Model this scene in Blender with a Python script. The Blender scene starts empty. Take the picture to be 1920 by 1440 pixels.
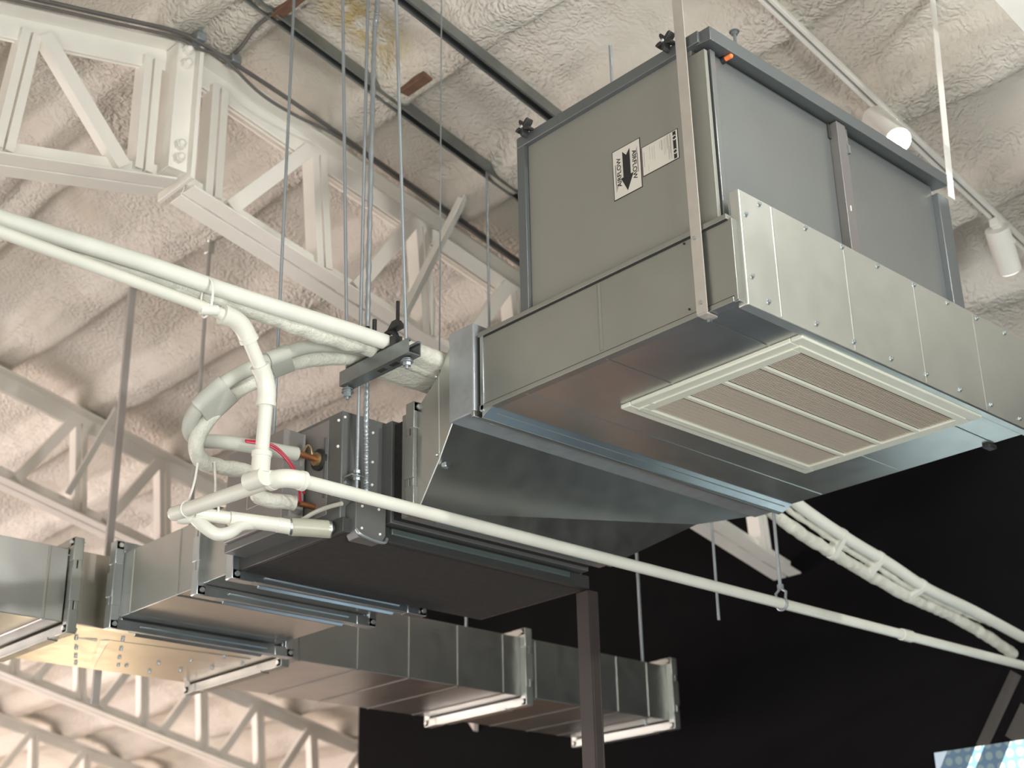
import bpy, bmesh, math, random
from mathutils import Vector, Matrix, noise, Quaternion
random.seed(7)
S = bpy.context.scene
COL = S.collection

# ------------------------------------------------------------------ camera, world, lights, exposure
CAM_R = ((0.7334421, -0.67947931, -0.01924961),      # right axis (world)
         (0.25246159, 0.29858603, -0.92038553),      # down axis
         (0.63113059, 0.67018971, 0.39053799))       # forward axis
FPX = 2753.84
CAM_C = Vector((0, 0, 1.6))
RV, DV, FV = (Vector(a).normalized() for a in CAM_R)
cam_data = bpy.data.cameras.new('camera')
cam_data.sensor_fit = 'HORIZONTAL'; cam_data.sensor_width = 36.0
cam_data.lens = FPX / 1920 * 36.0
cam_data.clip_start = 0.05; cam_data.clip_end = 100
cam = bpy.data.objects.new('camera', cam_data); COL.objects.link(cam)
cam.matrix_world = Matrix(((RV.x, -DV.x, -FV.x, 0), (RV.y, -DV.y, -FV.y, 0), (RV.z, -DV.z, -FV.z, 1.6), (0, 0, 0, 1)))
cam_data.dof.use_dof = True; cam_data.dof.focus_distance = 3.5; cam_data.dof.aperture_fstop = 4.0
S.camera = cam
S.view_settings.view_transform = 'Standard'
S.view_settings.look = 'None'
S.view_settings.exposure = 0.0
S.view_settings.gamma = 1.0
S.view_settings.use_curve_mapping = False

world = bpy.data.worlds.new('world'); S.world = world; world.use_nodes = True
wn = world.node_tree.nodes; wl = world.node_tree.links; wn.clear()
wo = wn.new('ShaderNodeOutputWorld'); wb = wn.new('ShaderNodeBackground')
wt = wn.new('ShaderNodeTexCoord'); ws = wn.new('ShaderNodeSeparateXYZ')
wr = wn.new('ShaderNodeValToRGB'); wm = wn.new('ShaderNodeMath'); wm.operation = 'MULTIPLY_ADD'
wm.inputs[1].default_value = 0.5; wm.inputs[2].default_value = 0.5
wl.new(wt.outputs['Generated'], ws.inputs[0]); wl.new(ws.outputs['Y'], wm.inputs[0]); wl.new(wm.outputs[0], wr.inputs[0])
wr.color_ramp.elements[0].position = 0.1; wr.color_ramp.elements[0].color = (0.31, 0.33, 0.34, 1)
wr.color_ramp.elements[1].position = 0.9; wr.color_ramp.elements[1].color = (0.37, 0.345, 0.325, 1)
wz = wn.new('ShaderNodeMapRange'); wl.new(ws.outputs['Z'], wz.inputs[0])
wz.inputs[1].default_value = -0.25; wz.inputs[2].default_value = 0.05; wz.inputs[3].default_value = 0.12; wz.inputs[4].default_value = 1.0
wx = wn.new('ShaderNodeMixRGB'); wx.blend_type = 'MULTIPLY'; wx.inputs[0].default_value = 1.0
wl.new(wr.outputs[0], wx.inputs[1]); wl.new(wz.outputs[0], wx.inputs[2]); wl.new(wx.outputs[0], wb.inputs[0]); wb.inputs[1].default_value = 0.75; wl.new(wb.outputs[0], wo.inputs[0])

def aim(o, target):
    d = Vector(target) - o.location
    o.rotation_euler = d.to_track_quat('-Z', 'Y').to_euler()
def area(name, loc, target, power, color, sx, sy):
    l = bpy.data.lights.new(name, 'AREA'); l.shape = 'RECTANGLE'; l.size = sx; l.size_y = sy
    l.energy = power; l.color = color
    o = bpy.data.objects.new(name, l); COL.objects.link(o); o.location = loc; aim(o, target); return o
def spot(name, loc, target, power, color, ang, blend=0.4, r=0.04):
    l = bpy.data.lights.new(name, 'SPOT'); l.energy = power; l.color = color; l.spot_size = math.radians(ang)
    l.spot_blend = blend; l.shadow_soft_size = r
    o = bpy.data.objects.new(name, l); COL.objects.link(o); o.location = loc; aim(o, target); return o
area('uplight_far', (0.3, 13.0, 1.0), (4.5, 10.5, 4.2), 1000, (1.0, 0.84, 0.79), 6.0, 5.0)
area('gold_fill_far', (7.2, 14.6, 0.3), (3.5, 9.0, 4.0), 45, (1.0, 0.76, 0.48), 0.9, 0.9)  # added unseen light: gold reflection under the tee, plus far fill
area('uplight_mid', (-2.0, 6.5, 0.8), (2.6, 6.0, 4.4), 150, (1.0, 0.91, 0.86), 4.5, 5.0)
area('uplight_near', (-0.8, 0.4, 1.0), (2.4, 2.6, 4.4), 100, (1.0, 0.97, 0.91), 2.5, 2.5)
area('uplight_right', (1.2, -3.2, 1.0), (3.6, 0.8, 4.2), 250, (0.97, 1.0, 0.96), 1.5, 1.5)
area('blue_glint_fill', (4.5, 3.85, 0.15), (3.6, 4.2, 3.0), 5, (0.55, 0.80, 1.0), 1.2, 1.2)  # added unseen blue fill for glints on flanges and lips
spot('track_lamp_behind', (2.2, -1.6, 4.25), (2.9, 1.9, 3.2), 280, (1.0, 0.97, 0.92), 50, 0.6, 0.05)
spot('track_lamp_front', (2.5, 0.85, 3.93), (2.95, 1.8, 3.3), 26, (0.97, 1.0, 0.97), 110, 0.9, 0.05)
spot('track_lamp_left', (-0.6, 0.6, 4.1), (2.3, 2.3, 3.2), 110, (1.0, 0.95, 0.86), 60, 0.6, 0.05)
spot('warm_panel_fill', (4.0, 5.3, 2.5), (5.2, 5.2, 1.2), 80, (1.0, 0.66, 0.44), 60, 0.9, 0.05)  # added spot that warms the unseen panel for an orange reflection

# ------------------------------------------------------------------ helpers
def at(x, y, ax, val):
    """world point seen at photo pixel (x, y) on the plane  axis ax = val"""
    d = RV * ((x - 960) / FPX) + DV * ((y - 720) / FPX) + FV
    return CAM_C + d * ((val - CAM_C[ax]) / d[ax])
RIDGE_X, RIDGE_Z, SLOPE = 2.07, 4.64, 0.24
def roof_z(x): return RIDGE_Z - SLOPE * abs(x - RIDGE_X)

ORIG = {}
def setp(o, label=None, cat=None, group=None, kind=None):
    if label: o['label'] = label
    if cat: o['category'] = cat
    if group: o['group'] = group
    if kind: o['kind'] = kind
    return o
def thing(name, label, cat, loc, group=None):
    o = bpy.data.objects.new(name, None); COL.objects.link(o); o.location = loc
    o.empty_display_size = 0.1
    ORIG[o] = Vector(loc)
    return setp(o, label, cat, group)

class MB:
    def __init__(s): s.v = []; s.f = []
    def add(s, vs, fs):
        n = len(s.v); s.v += [tuple(v) for v in vs]; s.f += [[i + n for i in f] for f in fs]; return s
    def box(s, x0, x1, y0, y1, z0, z1):
        x0, x1 = min(x0, x1), max(x0, x1); y0, y1 = min(y0, y1), max(y0, y1); z0, z1 = min(z0, z1), max(z0, z1)
        return s.add([(x0,y0,z0),(x1,y0,z0),(x1,y1,z0),(x0,y1,z0),(x0,y0,z1),(x1,y0,z1),(x1,y1,z1),(x0,y1,z1)],
                     [[3,2,1,0],[4,5,6,7],[0,1,5,4],[1,2,6,5],[2,3,7,6],[3,0,4,7]])
    def hexa(s, b, t):      # bottom 4 points (ccw from above), top 4 points
        return s.add(list(b) + list(t), [[3,2,1,0],[4,5,6,7],[0,1,5,4],[1,2,6,5],[2,3,7,6],[3,0,4,7]])
    def sweep(s, p0, p1, prof, up=(0, 0, 1)):
        """extrude closed 2D profile (a along side, b along up) from p0 to p1"""
        p0 = Vector(p0); p1 = Vector(p1); d = (p1 - p0).normalized(); up = Vector(up)
        side = d.cross(up).normalized(); u = side.cross(d).normalized()
        n = len(prof)
        vs = [p0 + side * a + u * b for a, b in prof] + [p1 + side * a + u * b for a, b in prof]
        fs = [[i, (i + 1) % n, (i + 1) % n + n, i + n] for i in range(n)]
        fs += [list(range(n))[::-1], list(range(n, 2 * n))]
        return s.add(vs, fs)
    def bar(s, p0, p1, w, h, up=(0, 0, 1)):
        return s.sweep(p0, p1, [(-w/2,-h/2),(w/2,-h/2),(w/2,h/2),(-w/2,h/2)], up)
    def tube(s, pts, r, n=16, caps=True, wob=0.0, wf=30.0):
        pts = [Vector(p) for p in pts]; rs = r if isinstance(r, (list, tuple)) else [r] * len(pts)
        t0 = (pts[1] - pts[0]).normalized()
        a = t0.orthogonal().normalized(); vs = []; m = len(pts)
        for i, p in enumerate(pts):
            t = (pts[min(i + 1, m - 1)] - pts[max(i - 1, 0)]).normalized()
            q = t0.rotation_difference(t); a = (q @ a); a = (a - t * a.dot(t)).normalized(); t0 = t
            b = t.cross(a)
            for k in range(n):
                an = 2 * math.pi * k / n; dirv = a * math.cos(an) + b * math.sin(an); rr = rs[i]
                if wob: rr *= 1 + wob * noise.noise((p + dirv * rs[i]) * wf)
                vs.append(p + dirv * rr)
        fs = [[i*n + k, i*n + (k+1) % n, (i+1)*n + (k+1) % n, (i+1)*n + k] for i in range(m - 1) for k in range(n)]
        if caps: fs += [list(range(n))[::-1], [(m-1)*n + k for k in range(n)]]
        return s.add(vs, fs)
    def cyl(s, p0, p1, r, n=16): return s.tube([p0, p1], r, n)
    def ball(s, c, r, n=10, flat=1.0, axis=(0, 0, 1)):
        c = Vector(c); ax = Vector(axis).normalized(); m = 6
        pts = [c + ax * (-math.cos(math.pi * i / m)) * r * flat for i in range(m + 1)]
        rs = [max(r * math.sin(math.pi * i / m), r * 0.02) for i in range(m + 1)]
        return s.tube(pts, rs, n)
    def build(s, name, mat, parent=None, bevel=0.0, smooth=True, ang=35):
        o0 = Vector((0, 0, 0))
        if parent is not None: o0 = ORIG[parent]
        me = bpy.data.meshes.new(name)
        me.from_pydata([(v[0]-o0.x, v[1]-o0.y, v[2]-o0.z) for v in s.v], [], s.f)
        bm = bmesh.new(); bm.from_mesh(me); bmesh.ops.recalc_face_normals(bm, faces=bm.faces); bm.to_mesh(me); bm.free()
        me.materials.append(mat)
        if smooth:
            me.polygons.foreach_set('use_smooth', [True] * len(me.polygons)); me.set_sharp_from_angle(angle=math.radians(ang))
        o = bpy.data.objects.new(name, me); COL.objects.link(o)
        if parent is not None: o.parent = parent
        ORIG[o] = o0
        if bevel:
            b = o.modifiers.new('bevel', 'BEVEL'); b.width = bevel; b.segments = 2; b.limit_method = 'ANGLE'; b.angle_limit = math.radians(40)
        return o
def top_mesh(mb, name, mat, label, cat, group=None, **kw):
    """a thing that is one mesh, with its origin at its lowest vertex centre"""
    xs = [v[0] for v in mb.v]; ys = [v[1] for v in mb.v]; zs = [v[2] for v in mb.v]
    c = Vector(((min(xs)+max(xs))/2, (min(ys)+max(ys))/2, min(zs)))
    mb.v = [(v[0]-c.x, v[1]-c.y, v[2]-c.z) for v in mb.v]
    o = mb.build(name, mat, None, **kw); o.location = c; ORIG[o] = c
    return setp(o, label, cat, group)
def smooth_path(pts, k=8):
    P = [Vector(p) for p in pts]; P = [P[0]*2 - P[1]] + P + [P[-1]*2 - P[-2]]; out = []
    for i in range(1, len(P) - 2):
        a, b, c, d = P[i-1], P[i], P[i+1], P[i+2]
        for j in range(k):
            t = j / k
            out.append(0.5 * ((2*b) + (c-a)*t + (2*a-5*b+4*c-d)*t*t + (3*b-a-3*c+d)*t**3))
    out.append(P[-2]); return out
def dense(pts, step=0.01):
    P = [Vector(p) for p in pts]; out = []
    for a, b in zip(P, P[1:]):
        n = max(1, int((b - a).length / step))
        out += [a.lerp(b, i / n) for i in range(n)]
    out.append(P[-1]); return out

# ------------------------------------------------------------------ materials
def newmat(name):
    m = bpy.data.materials.new(name); m.use_nodes = True; nt = m.node_tree
    return m, nt, nt.nodes, nt.links, nt.nodes['Principled BSDF']
def coords(N): return N.new('ShaderNodeTexCoord').outputs['Object']
def noise_tex(N, L, vec, scale, detail=4, rough=0.55):
    t = N.new('ShaderNodeTexNoise'); t.inputs['Scale'].default_value = scale; t.inputs['Detail'].default_value = detail
    t.inputs['Roughness'].default_value = rough; L.new(vec, t.inputs['Vector']); return t
def ramp(N, L, fac, stops):
    r = N.new('ShaderNodeValToRGB'); e = r.color_ramp.elements
    e[0].position, e[0].color = stops[0][0], (*stops[0][1], 1); e[1].position, e[1].color = stops[-1][0], (*stops[-1][1], 1)
    for p, c in stops[1:-1]:
        k = e.new(p); k.color = (*c, 1)
    L.new(fac, r.inputs[0]); return r
def bump(N, L, P, height, strength, dist=0.005, prev=None):
    b = N.new('ShaderNodeBump'); b.inputs['Strength'].default_value = strength; b.inputs['Distance'].default_value = dist
    L.new(height, b.inputs['Height'])
    if prev is not None: L.new(prev.outputs[0], b.inputs['Normal'])
    L.new(b.outputs[0], P.inputs['Normal']); return b
def metal(name, c0, c1, rough=(0.28, 0.42), metallic=1.0, scale=3.0, bumpy=0.06, spangle=True):
    m, nt, N, L, P = newmat(name); v = coords(N)
    t = noise_tex(N, L, v, scale, 5)
    L.new(ramp(N, L, t.outputs[0], [(0.3, c0), (0.7, c1)]).outputs[0], P.inputs['Base Color'])
    mr = N.new('ShaderNodeMapRange'); mr.inputs[3].default_value, mr.inputs[4].default_value = rough
    t2 = noise_tex(N, L, v, scale * 5, 6); L.new(t2.outputs[0], mr.inputs[0]); L.new(mr.outputs[0], P.inputs['Roughness'])
    P.inputs['Metallic'].default_value = metallic
    t3 = noise_tex(N, L, v, 2.2, 2); b = bump(N, L, P, t3.outputs[0], bumpy, 0.05)
    if spangle:
        t4 = noise_tex(N, L, v, 90, 3); bump(N, L, P, t4.outputs[0], 0.05, 0.001, b)
    return m
def plain(name, c, rough=0.5, metallic=0.0, var=0.08, scale=12, bumpy=0.0, bs=80):
    m, nt, N, L, P = newmat(name); v = coords(N)
    t = noise_tex(N, L, v, scale, 4)
    lo = tuple(x * (1 - var) for x in c); hi = tuple(min(1, x * (1 + var)) for x in c)
    L.new(ramp(N, L, t.outputs[0], [(0.3, lo), (0.7, hi)]).outputs[0], P.inputs['Base Color'])
    P.inputs['Roughness'].default_value = rough; P.inputs['Metallic'].default_value = metallic
    if bumpy: bump(N, L, P, noise_tex(N, L, v, bs, 4).outputs[0], bumpy, 0.004)
    return m
def emit(name, c, s):
    m, nt, N, L, P = newmat(name); P.inputs['Base Color'].default_value = (*c, 1)
    P.inputs['Emission Color'].default_value = (*c, 1); P.inputs['Emission Strength'].default_value = s; return m
GALV = metal('galvanized_sheet', (0.46, 0.47, 0.45), (0.56, 0.57, 0.55))
GALV_DULL = metal('galvanized_dull', (0.36, 0.375, 0.355), (0.43, 0.445, 0.42), (0.36, 0.5))
GALV_BRIGHT = metal('galvanized_bright', (0.63, 0.65, 0.62), (0.71, 0.73, 0.70), (0.36, 0.5), bumpy=0.12)
STRAPM = plain('strap_steel', (0.50, 0.47, 0.43), 0.42, 0.4, 0.06, 20)
GALV_WARM_LIT = metal('galvanized_warm_lit', (0.60, 0.56, 0.48), (0.66, 0.62, 0.54), (0.3, 0.42))  # warm light on the tee is put into the metal's colour
FLANGE = metal('flange_steel', (0.50, 0.55, 0.57), (0.60, 0.65, 0.67), (0.25, 0.4))  # bluish tint puts reflected blue light into the steel's colour
TAPE = plain('foil_tape', (0.42, 0.45, 0.47), 0.42, 0.6, 0.1, 20, 0.3, 60)
FILT = metal('prepainted_grey_steel', (0.255, 0.255, 0.228), (0.28, 0.28, 0.25), (0.45, 0.55), 0.3, 1.5, 0.02)
DOORM = metal('blue_grey_steel', (0.27, 0.29, 0.295), (0.31, 0.33, 0.335), (0.28, 0.38), 0.8, 1.5, 0.05)
CAPM = metal('dark_cap_steel', (0.15, 0.165, 0.17), (0.17, 0.185, 0.19), (0.4, 0.5), 0.6, 2, 0.02)
AHU = plain('air_handler_grey', (0.135, 0.14, 0.138), 0.42, 0.3, 0.06, 3)
AHUL = plain('air_handler_light_grey', (0.235, 0.225, 0.215), 0.45, 0.15, 0.05, 3)
BLACK = plain('black_insulation', (0.018, 0.017, 0.016), 0.9, 0, 0.3, 60, 0.3, 200)
RUBBER = plain('black_rubber', (0.02, 0.02, 0.02), 0.55)
DARKGAP = plain('dark_gap_shade', (0.02, 0.02, 0.018), 0.8)  # near-black colour stands in for shade inside seams, gaps and holes
TRUSS = plain('white_truss_paint', (0.84, 0.815, 0.755), 0.5, 0, 0.05, 4, 0.08, 30)
TRUSS_G = plain('grey_truss_paint', (0.40, 0.38, 0.36), 0.55, 0, 0.05, 4)
WHITE = plain('white_enamel', (0.80, 0.79, 0.75), 0.4, 0, 0.03)
PVC = plain('white_pvc', (0.70, 0.70, 0.63), 0.28, 0, 0.05, 9)
INSUL = plain('white_pipe_insulation', (0.68, 0.69, 0.63), 0.5, 0, 0.05, 9, 0.15, 40)
INSULD = plain('grey_white_pipe_insulation', (0.48, 0.49, 0.44), 0.6, 0, 0.08, 9, 0.2, 40)
WRAP = plain('crinkled_pipe_wrap', (0.60, 0.60, 0.53), 0.35, 0, 0.10, 25, 1.0, 90)
ROD = plain('zinc_rod', (0.36, 0.40, 0.43), 0.4, 0.7, 0.1, 30)
STRUT = plain('galvanised_strut', (0.25, 0.27, 0.27), 0.38, 0.8, 0.15, 12)
WOOD = plain('brown_joist_wood', (0.16, 0.085, 0.05), 0.7, 0, 0.25, 18)
POST = plain('dark_brown_post', (0.045, 0.036, 0.034), 0.5, 0.2, 0.1, 8)
COPPER = plain('copper', (0.50, 0.22, 0.10), 0.35, 0.9, 0.15, 30)
BRASS = plain('tarnished_brass', (0.45, 0.33, 0.18), 0.4, 0.8, 0.15, 30)
REDW = plain('red_wire', (0.42, 0.01, 0.04), 0.4)
ORANGE = plain('orange_cap', (0.85, 0.20, 0.06), 0.4)
LABELM = plain('label_paper', (0.62, 0.60, 0.54), 0.45, 0, 0.03)
INK = plain('black_ink', (0.012, 0.012, 0.012), 0.5)
INKG = plain('faded_ink', (0.33, 0.31, 0.28), 0.6)
CLOUDY = plain('cloudy_hose', (0.42, 0.42, 0.34), 0.35, 0, 0.05)
BLACKWALL = plain('black_wall_paint', (0.0045, 0.0042, 0.0048), 0.9, 0, 0.15, 3)
BLACKWALL.node_tree.nodes['Principled BSDF'].inputs['Specular IOR Level'].default_value = 0.08
WARM_REFL = plain('warm_reflection_panel', (0.42, 0.22, 0.12), 0.5, 0, 0.2, 6)
PALEWALL = plain('pale_wall_paint', (0.62, 0.55, 0.50), 0.8)
FLOORM = plain('dark_concrete', (0.17, 0.17, 0.165), 0.6, 0, 0.15, 2)
FILTERM = plain('filter_media', (0.42, 0.37, 0.31), 0.9, 0, 0.05, 60)
GRILLEM = plain('cream_grille_enamel', (0.66, 0.67, 0.58), 0.45, 0, 0.03)

# grille face with fine horizontal louvre lines (real stamped ridges as bump)
m, nt, N, L, P = newmat('louvre_face'); v = coords(N)
w = N.new('ShaderNodeTexWave'); w.wave_type = 'BANDS'; w.bands_direction = 'Y'; w.inputs['Scale'].default_value = 38; w.inputs['Distortion'].default_value = 0
L.new(v, w.inputs[0]); bump(N, L, P, w.outputs[0], 0.6, 0.003)
P.inputs['Base Color'].default_value = (0.62, 0.56, 0.48, 1); P.inputs['Roughness'].default_value = 0.6
LOUVRE = m
# threaded steel
m, nt, N, L, P = newmat('threaded_zinc'); v = coords(N)
w = N.new('ShaderNodeTexWave'); w.bands_direction = 'Z'; w.inputs['Scale'].default_value = 90; L.new(v, w.inputs[0])
bump(N, L, P, w.outputs[0], 0.5, 0.001)
P.inputs['Base Color'].default_value = (0.34, 0.38, 0.41, 1); P.inputs['Metallic'].default_value = 0.6; P.inputs['Roughness'].default_value = 0.4
THREAD = m
# sprayed foam: cream skin with wrinkles, a few raw yellow spots
m, nt, N, L, P = newmat('sprayed_foam'); v = coords(N)
t = noise_tex(N, L, v, 1.6, 5)
base = ramp(N, L, t.outputs[0], [(0.30, (0.58, 0.535, 0.46)), (0.5, (0.68, 0.64, 0.57)), (0.72, (0.74, 0.71, 0.65))])
vt = N.new('ShaderNodeTexVoronoi'); vt.inputs['Scale'].default_value = 62; vt.feature = 'SMOOTH_F1'; vt.inputs['Smoothness'].default_value = 0.6
t2 = noise_tex(N, L, v, 16, 2)
mx = N.new('ShaderNodeMixRGB'); mx.blend_type = 'LINEAR_LIGHT'; mx.inputs[0].default_value = 0.035
L.new(v, mx.inputs[1]); L.new(t2.outputs[1], mx.inputs[2]); L.new(mx.outputs[0], vt.inputs['Vector'])
pm = ramp(N, L, noise_tex(N, L, v, 2.1, 2).outputs[0], [(0.36, (0.15, 0.15, 0.15)), (0.60, (1, 1, 1))])
hm = N.new('ShaderNodeMath'); hm.operation = 'MULTIPLY'; L.new(vt.outputs['Distance'], hm.inputs[0]); L.new(pm.outputs[0], hm.inputs[1])
t3 = noise_tex(N, L, v, 9, 3, 0.45)
b1 = bump(N, L, P, t3.outputs[0], 0.14, 0.02)
b2 = bump(N, L, P, hm.outputs[0], 0.8, 0.015, b1); b2.invert = True
# raw yellow foam exposed along the joist near the two strut channels
sx = N.new('ShaderNodeSeparateXYZ'); L.new(v, sx.inputs[0])
def band(sock, c, wdt):
    a = N.new('ShaderNodeMath'); a.operation = 'SUBTRACT'; L.new(sock, a.inputs[0]); a.inputs[1].default_value = c
    b = N.new('ShaderNodeMath'); b.operation = 'ABSOLUTE'; L.new(a.outputs[0], b.inputs[0])
    d = N.new('ShaderNodeMapRange'); L.new(b.outputs[0], d.inputs[0]); d.inputs[1].default_value = wdt; d.inputs[2].default_value = wdt * 0.3
    return d.outputs[0]
bx_ = band(sx.outputs['X'], 2.43, 0.22); by_ = band(sx.outputs['Y'], 3.28, 0.12)
ml = N.new('ShaderNodeMath'); ml.operation = 'MULTIPLY'; L.new(bx_, ml.inputs[0]); L.new(by_, ml.inputs[1])
ty = noise_tex(N, L, v, 12, 4); ry = ramp(N, L, ty.outputs[0], [(0.34, (0, 0, 0)), (0.48, (1, 1, 1))])
ml2 = N.new('ShaderNodeMath'); ml2.operation = 'MULTIPLY'; L.new(ml.outputs[0], ml2.inputs[0]); L.new(ry.outputs[0], ml2.inputs[1])
ts = noise_tex(N, L, v, 2.3, 3); rs_ = ramp(N, L, ts.outputs[0], [(0.68, (0, 0, 0)), (0.80, (0.22, 0.22, 0.22))])
ad = N.new('ShaderNodeMath'); ad.operation = 'MAXIMUM'; L.new(ml2.outputs[0], ad.inputs[0]); L.new(rs_.outputs[0], ad.inputs[1])
my = N.new('ShaderNodeMixRGB'); L.new(ad.outputs[0], my.inputs[0]); L.new(base.outputs[0], my.inputs[1]); my.inputs[2].default_value = (0.52, 0.40, 0.20, 1)
L.new(my.outputs[0], P.inputs['Base Color']); P.inputs['Roughness'].default_value = 0.62
FOAM = m
# lit screen: blue ground, cream drops, diagonal bands of light painted in
m, nt, N, L, P = newmat('dotted_screen'); v = coords(N)
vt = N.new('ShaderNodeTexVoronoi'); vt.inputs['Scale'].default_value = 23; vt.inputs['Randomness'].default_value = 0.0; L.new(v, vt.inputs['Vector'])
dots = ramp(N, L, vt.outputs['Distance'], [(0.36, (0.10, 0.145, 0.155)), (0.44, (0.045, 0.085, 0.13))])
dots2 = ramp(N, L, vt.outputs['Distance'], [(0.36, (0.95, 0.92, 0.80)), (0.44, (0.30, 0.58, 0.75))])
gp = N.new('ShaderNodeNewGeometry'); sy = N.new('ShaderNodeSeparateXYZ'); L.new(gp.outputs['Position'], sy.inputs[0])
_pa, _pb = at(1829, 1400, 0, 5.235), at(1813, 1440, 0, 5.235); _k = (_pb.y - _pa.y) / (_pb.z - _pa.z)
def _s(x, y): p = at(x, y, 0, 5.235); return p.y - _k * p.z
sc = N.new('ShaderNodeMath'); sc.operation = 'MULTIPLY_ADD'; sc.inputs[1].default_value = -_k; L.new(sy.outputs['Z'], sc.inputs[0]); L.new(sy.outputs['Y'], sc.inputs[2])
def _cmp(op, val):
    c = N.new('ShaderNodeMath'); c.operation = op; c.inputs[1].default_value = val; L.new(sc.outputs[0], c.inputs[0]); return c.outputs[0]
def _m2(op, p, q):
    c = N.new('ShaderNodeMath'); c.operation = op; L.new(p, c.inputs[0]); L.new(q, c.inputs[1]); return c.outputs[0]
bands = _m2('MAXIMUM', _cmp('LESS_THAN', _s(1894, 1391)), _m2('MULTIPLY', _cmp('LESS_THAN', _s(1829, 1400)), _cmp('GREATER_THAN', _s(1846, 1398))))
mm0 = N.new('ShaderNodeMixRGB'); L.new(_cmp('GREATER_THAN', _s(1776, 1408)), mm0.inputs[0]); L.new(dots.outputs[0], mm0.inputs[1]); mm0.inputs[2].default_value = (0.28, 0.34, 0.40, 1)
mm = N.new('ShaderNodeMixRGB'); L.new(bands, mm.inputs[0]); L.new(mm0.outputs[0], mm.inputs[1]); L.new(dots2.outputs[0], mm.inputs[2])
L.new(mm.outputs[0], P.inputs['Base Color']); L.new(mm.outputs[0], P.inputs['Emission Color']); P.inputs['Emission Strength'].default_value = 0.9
LIT_SCREEN = m

# ------------------------------------------------------------------ room: foam ceiling, floor, walls
PURLINS = [2.14 + 0.52 * k for k in range(0, 14)] + [2.0 - 0.52 * k for k in range(0, 9)]
def foam_z(x, y):
    z = roof_z(x) + 0.085
    d = min(abs(x - p + 0.03 * noise.noise(Vector((p * 3.1, y * 1.3, 0)))) for p in PURLINS)
    wdt = 0.085 + 0.03 * noise.noise(Vector((x * 2, y * 1.7, 4.0)))
    t = max(0.0, min(1.0, (d - wdt * 0.55) / (wdt * 0.9))); z -= 0.095 * (1 - t * t * (3 - 2 * t))
    z += 0.040 * noise.noise(Vector((x * 2.0, y * 1.1, 1.7)))
    z += 0.016 * noise.noise(Vector((x * 6.0, y * 3.5, 3.7))) + 0.006 * noise.noise(Vector((x * 17, y * 14, 9.1)))
    if 1.0 < y < 5.4 and 0.8 < x < 5.3: z += 0.0015 * noise.noise(Vector((x * 34, y * 30, 2.1)))
    return max(z, roof_z(x) - 0.012)
def grid_axis(segs):
    out = [segs[0][0]]
    for a, b, st in segs:
        n = max(1, round((b - a) / st)); out += [a + (b - a) * (i + 1) / n for i in range(n)]
    return out
GX = grid_axis([(-3.5, 0.8, 0.15), (0.8, 5.3, 0.024), (5.3, 8.4, 0.07)])
GY = grid_axis([(-5.0, 1.2, 0.2), (1.2, 5.2, 0.024), (5.2, 9.0, 0.05), (9.0, 17.0, 0.12)])
mb = MB(); nx, ny = len(GX), len(GY)
mb.v = [(x, y, foam_z(x, y)) for y in GY for x in GX]
mb.f = [[j*nx + i, j*nx + i + 1, (j+1)*nx + i + 1, (j+1)*nx + i] for j in range(ny - 1) for i in range(nx - 1)]
o = mb.build('ceiling', FOAM, None, ang=180); setp(o, kind='structure')
setp(MB().box(-3.5, 8.4, -5, 17, -0.1, 0).build('floor', FLOORM), kind='structure')
setp(MB().box(5.25, 5.35, -5, 6.94, 0, 3.92).build('wall_right', BLACKWALL), kind='structure')
setp(MB().box(5.21, 5.25, 4.62, 6.1, 0.3, 1.75).build('added_reflection_panel_1', WARM_REFL), kind='structure')  # unseen panel added to give the plenum underside an orange reflection
setp(MB().box(8.0, 8.1, 6.94, 17, 0, 3.4).build('wall_far_side', PALEWALL), kind='structure')
setp(MB().box(-3.5, 8.1, 16.9, 17, 0, 4.6).build('wall_back', PALEWALL), kind='structure')

# exposed bits of wooden joist where the foam is missing
def joist(x, y0, y1, label):
    top_mesh(MB().box(x - 0.02, x + 0.02, y0, y1, roof_z(x) - 0.014, roof_z(x) + 0.10), 'roof_joist', WOOD, label, 'joist', bevel=0.003)
joist(2.17, 3.24, 3.40, 'brown wooden joist bare of foam above the upper end of the longer strut channel')
joist(2.655, 3.20, 3.33, 'short brown joist end bare of foam beside the yellow foam patch')

# black wall extras
top_mesh(MB().box(5.235, 5.25, 2.45, 3.18, 1.1, 2.49), 'wall_screen', LIT_SCREEN, 'blue lit wall screen with cream dots low on the black wall', 'screen')  # glowing screen, with bands of falling light in its colours
for (a, b, wd, lab) in (((1905, 1262), (1840, 1402), 0.05, 'narrow faint grey diagonal light streak painted on the black wall running down to the screen'),
                        ((1935, 1330), (1905, 1392), 0.10, 'wider diagonal painted light streak on the black wall at the right edge of the photo')):
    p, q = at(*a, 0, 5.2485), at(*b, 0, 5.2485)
    top_mesh(MB().sweep(p, q, [(-0.0015,-wd/2),(0.0015,-wd/2),(0.0015,wd/2),(-0.0015,wd/2)], up=(0, 1, 0)), 'light_streak',
             plain('grey_light_streak', (0.045, 0.042, 0.038), 0.8), lab, 'stripe')  # grey colour imitates streaks of light falling on the wall
p = at(885, 1362, 0, 5.235)
top_mesh(MB().hexa([(5.22, p.y-0.03, p.z-0.03), (5.25, p.y-0.03, p.z-0.03), (5.25, p.y+0.02, p.z+0.03), (5.22, p.y+0.02, p.z+0.03)],
                   [(5.22, p.y-0.035, p.z+0.032), (5.25, p.y-0.035, p.z+0.032), (5.25, p.y+0.03, p.z+0.036), (5.22, p.y+0.03, p.z+0.036)]),
         'wall_clip', PALEWALL, 'small pale wedge-shaped clip on the black wall below the long duct', 'clip')

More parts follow.
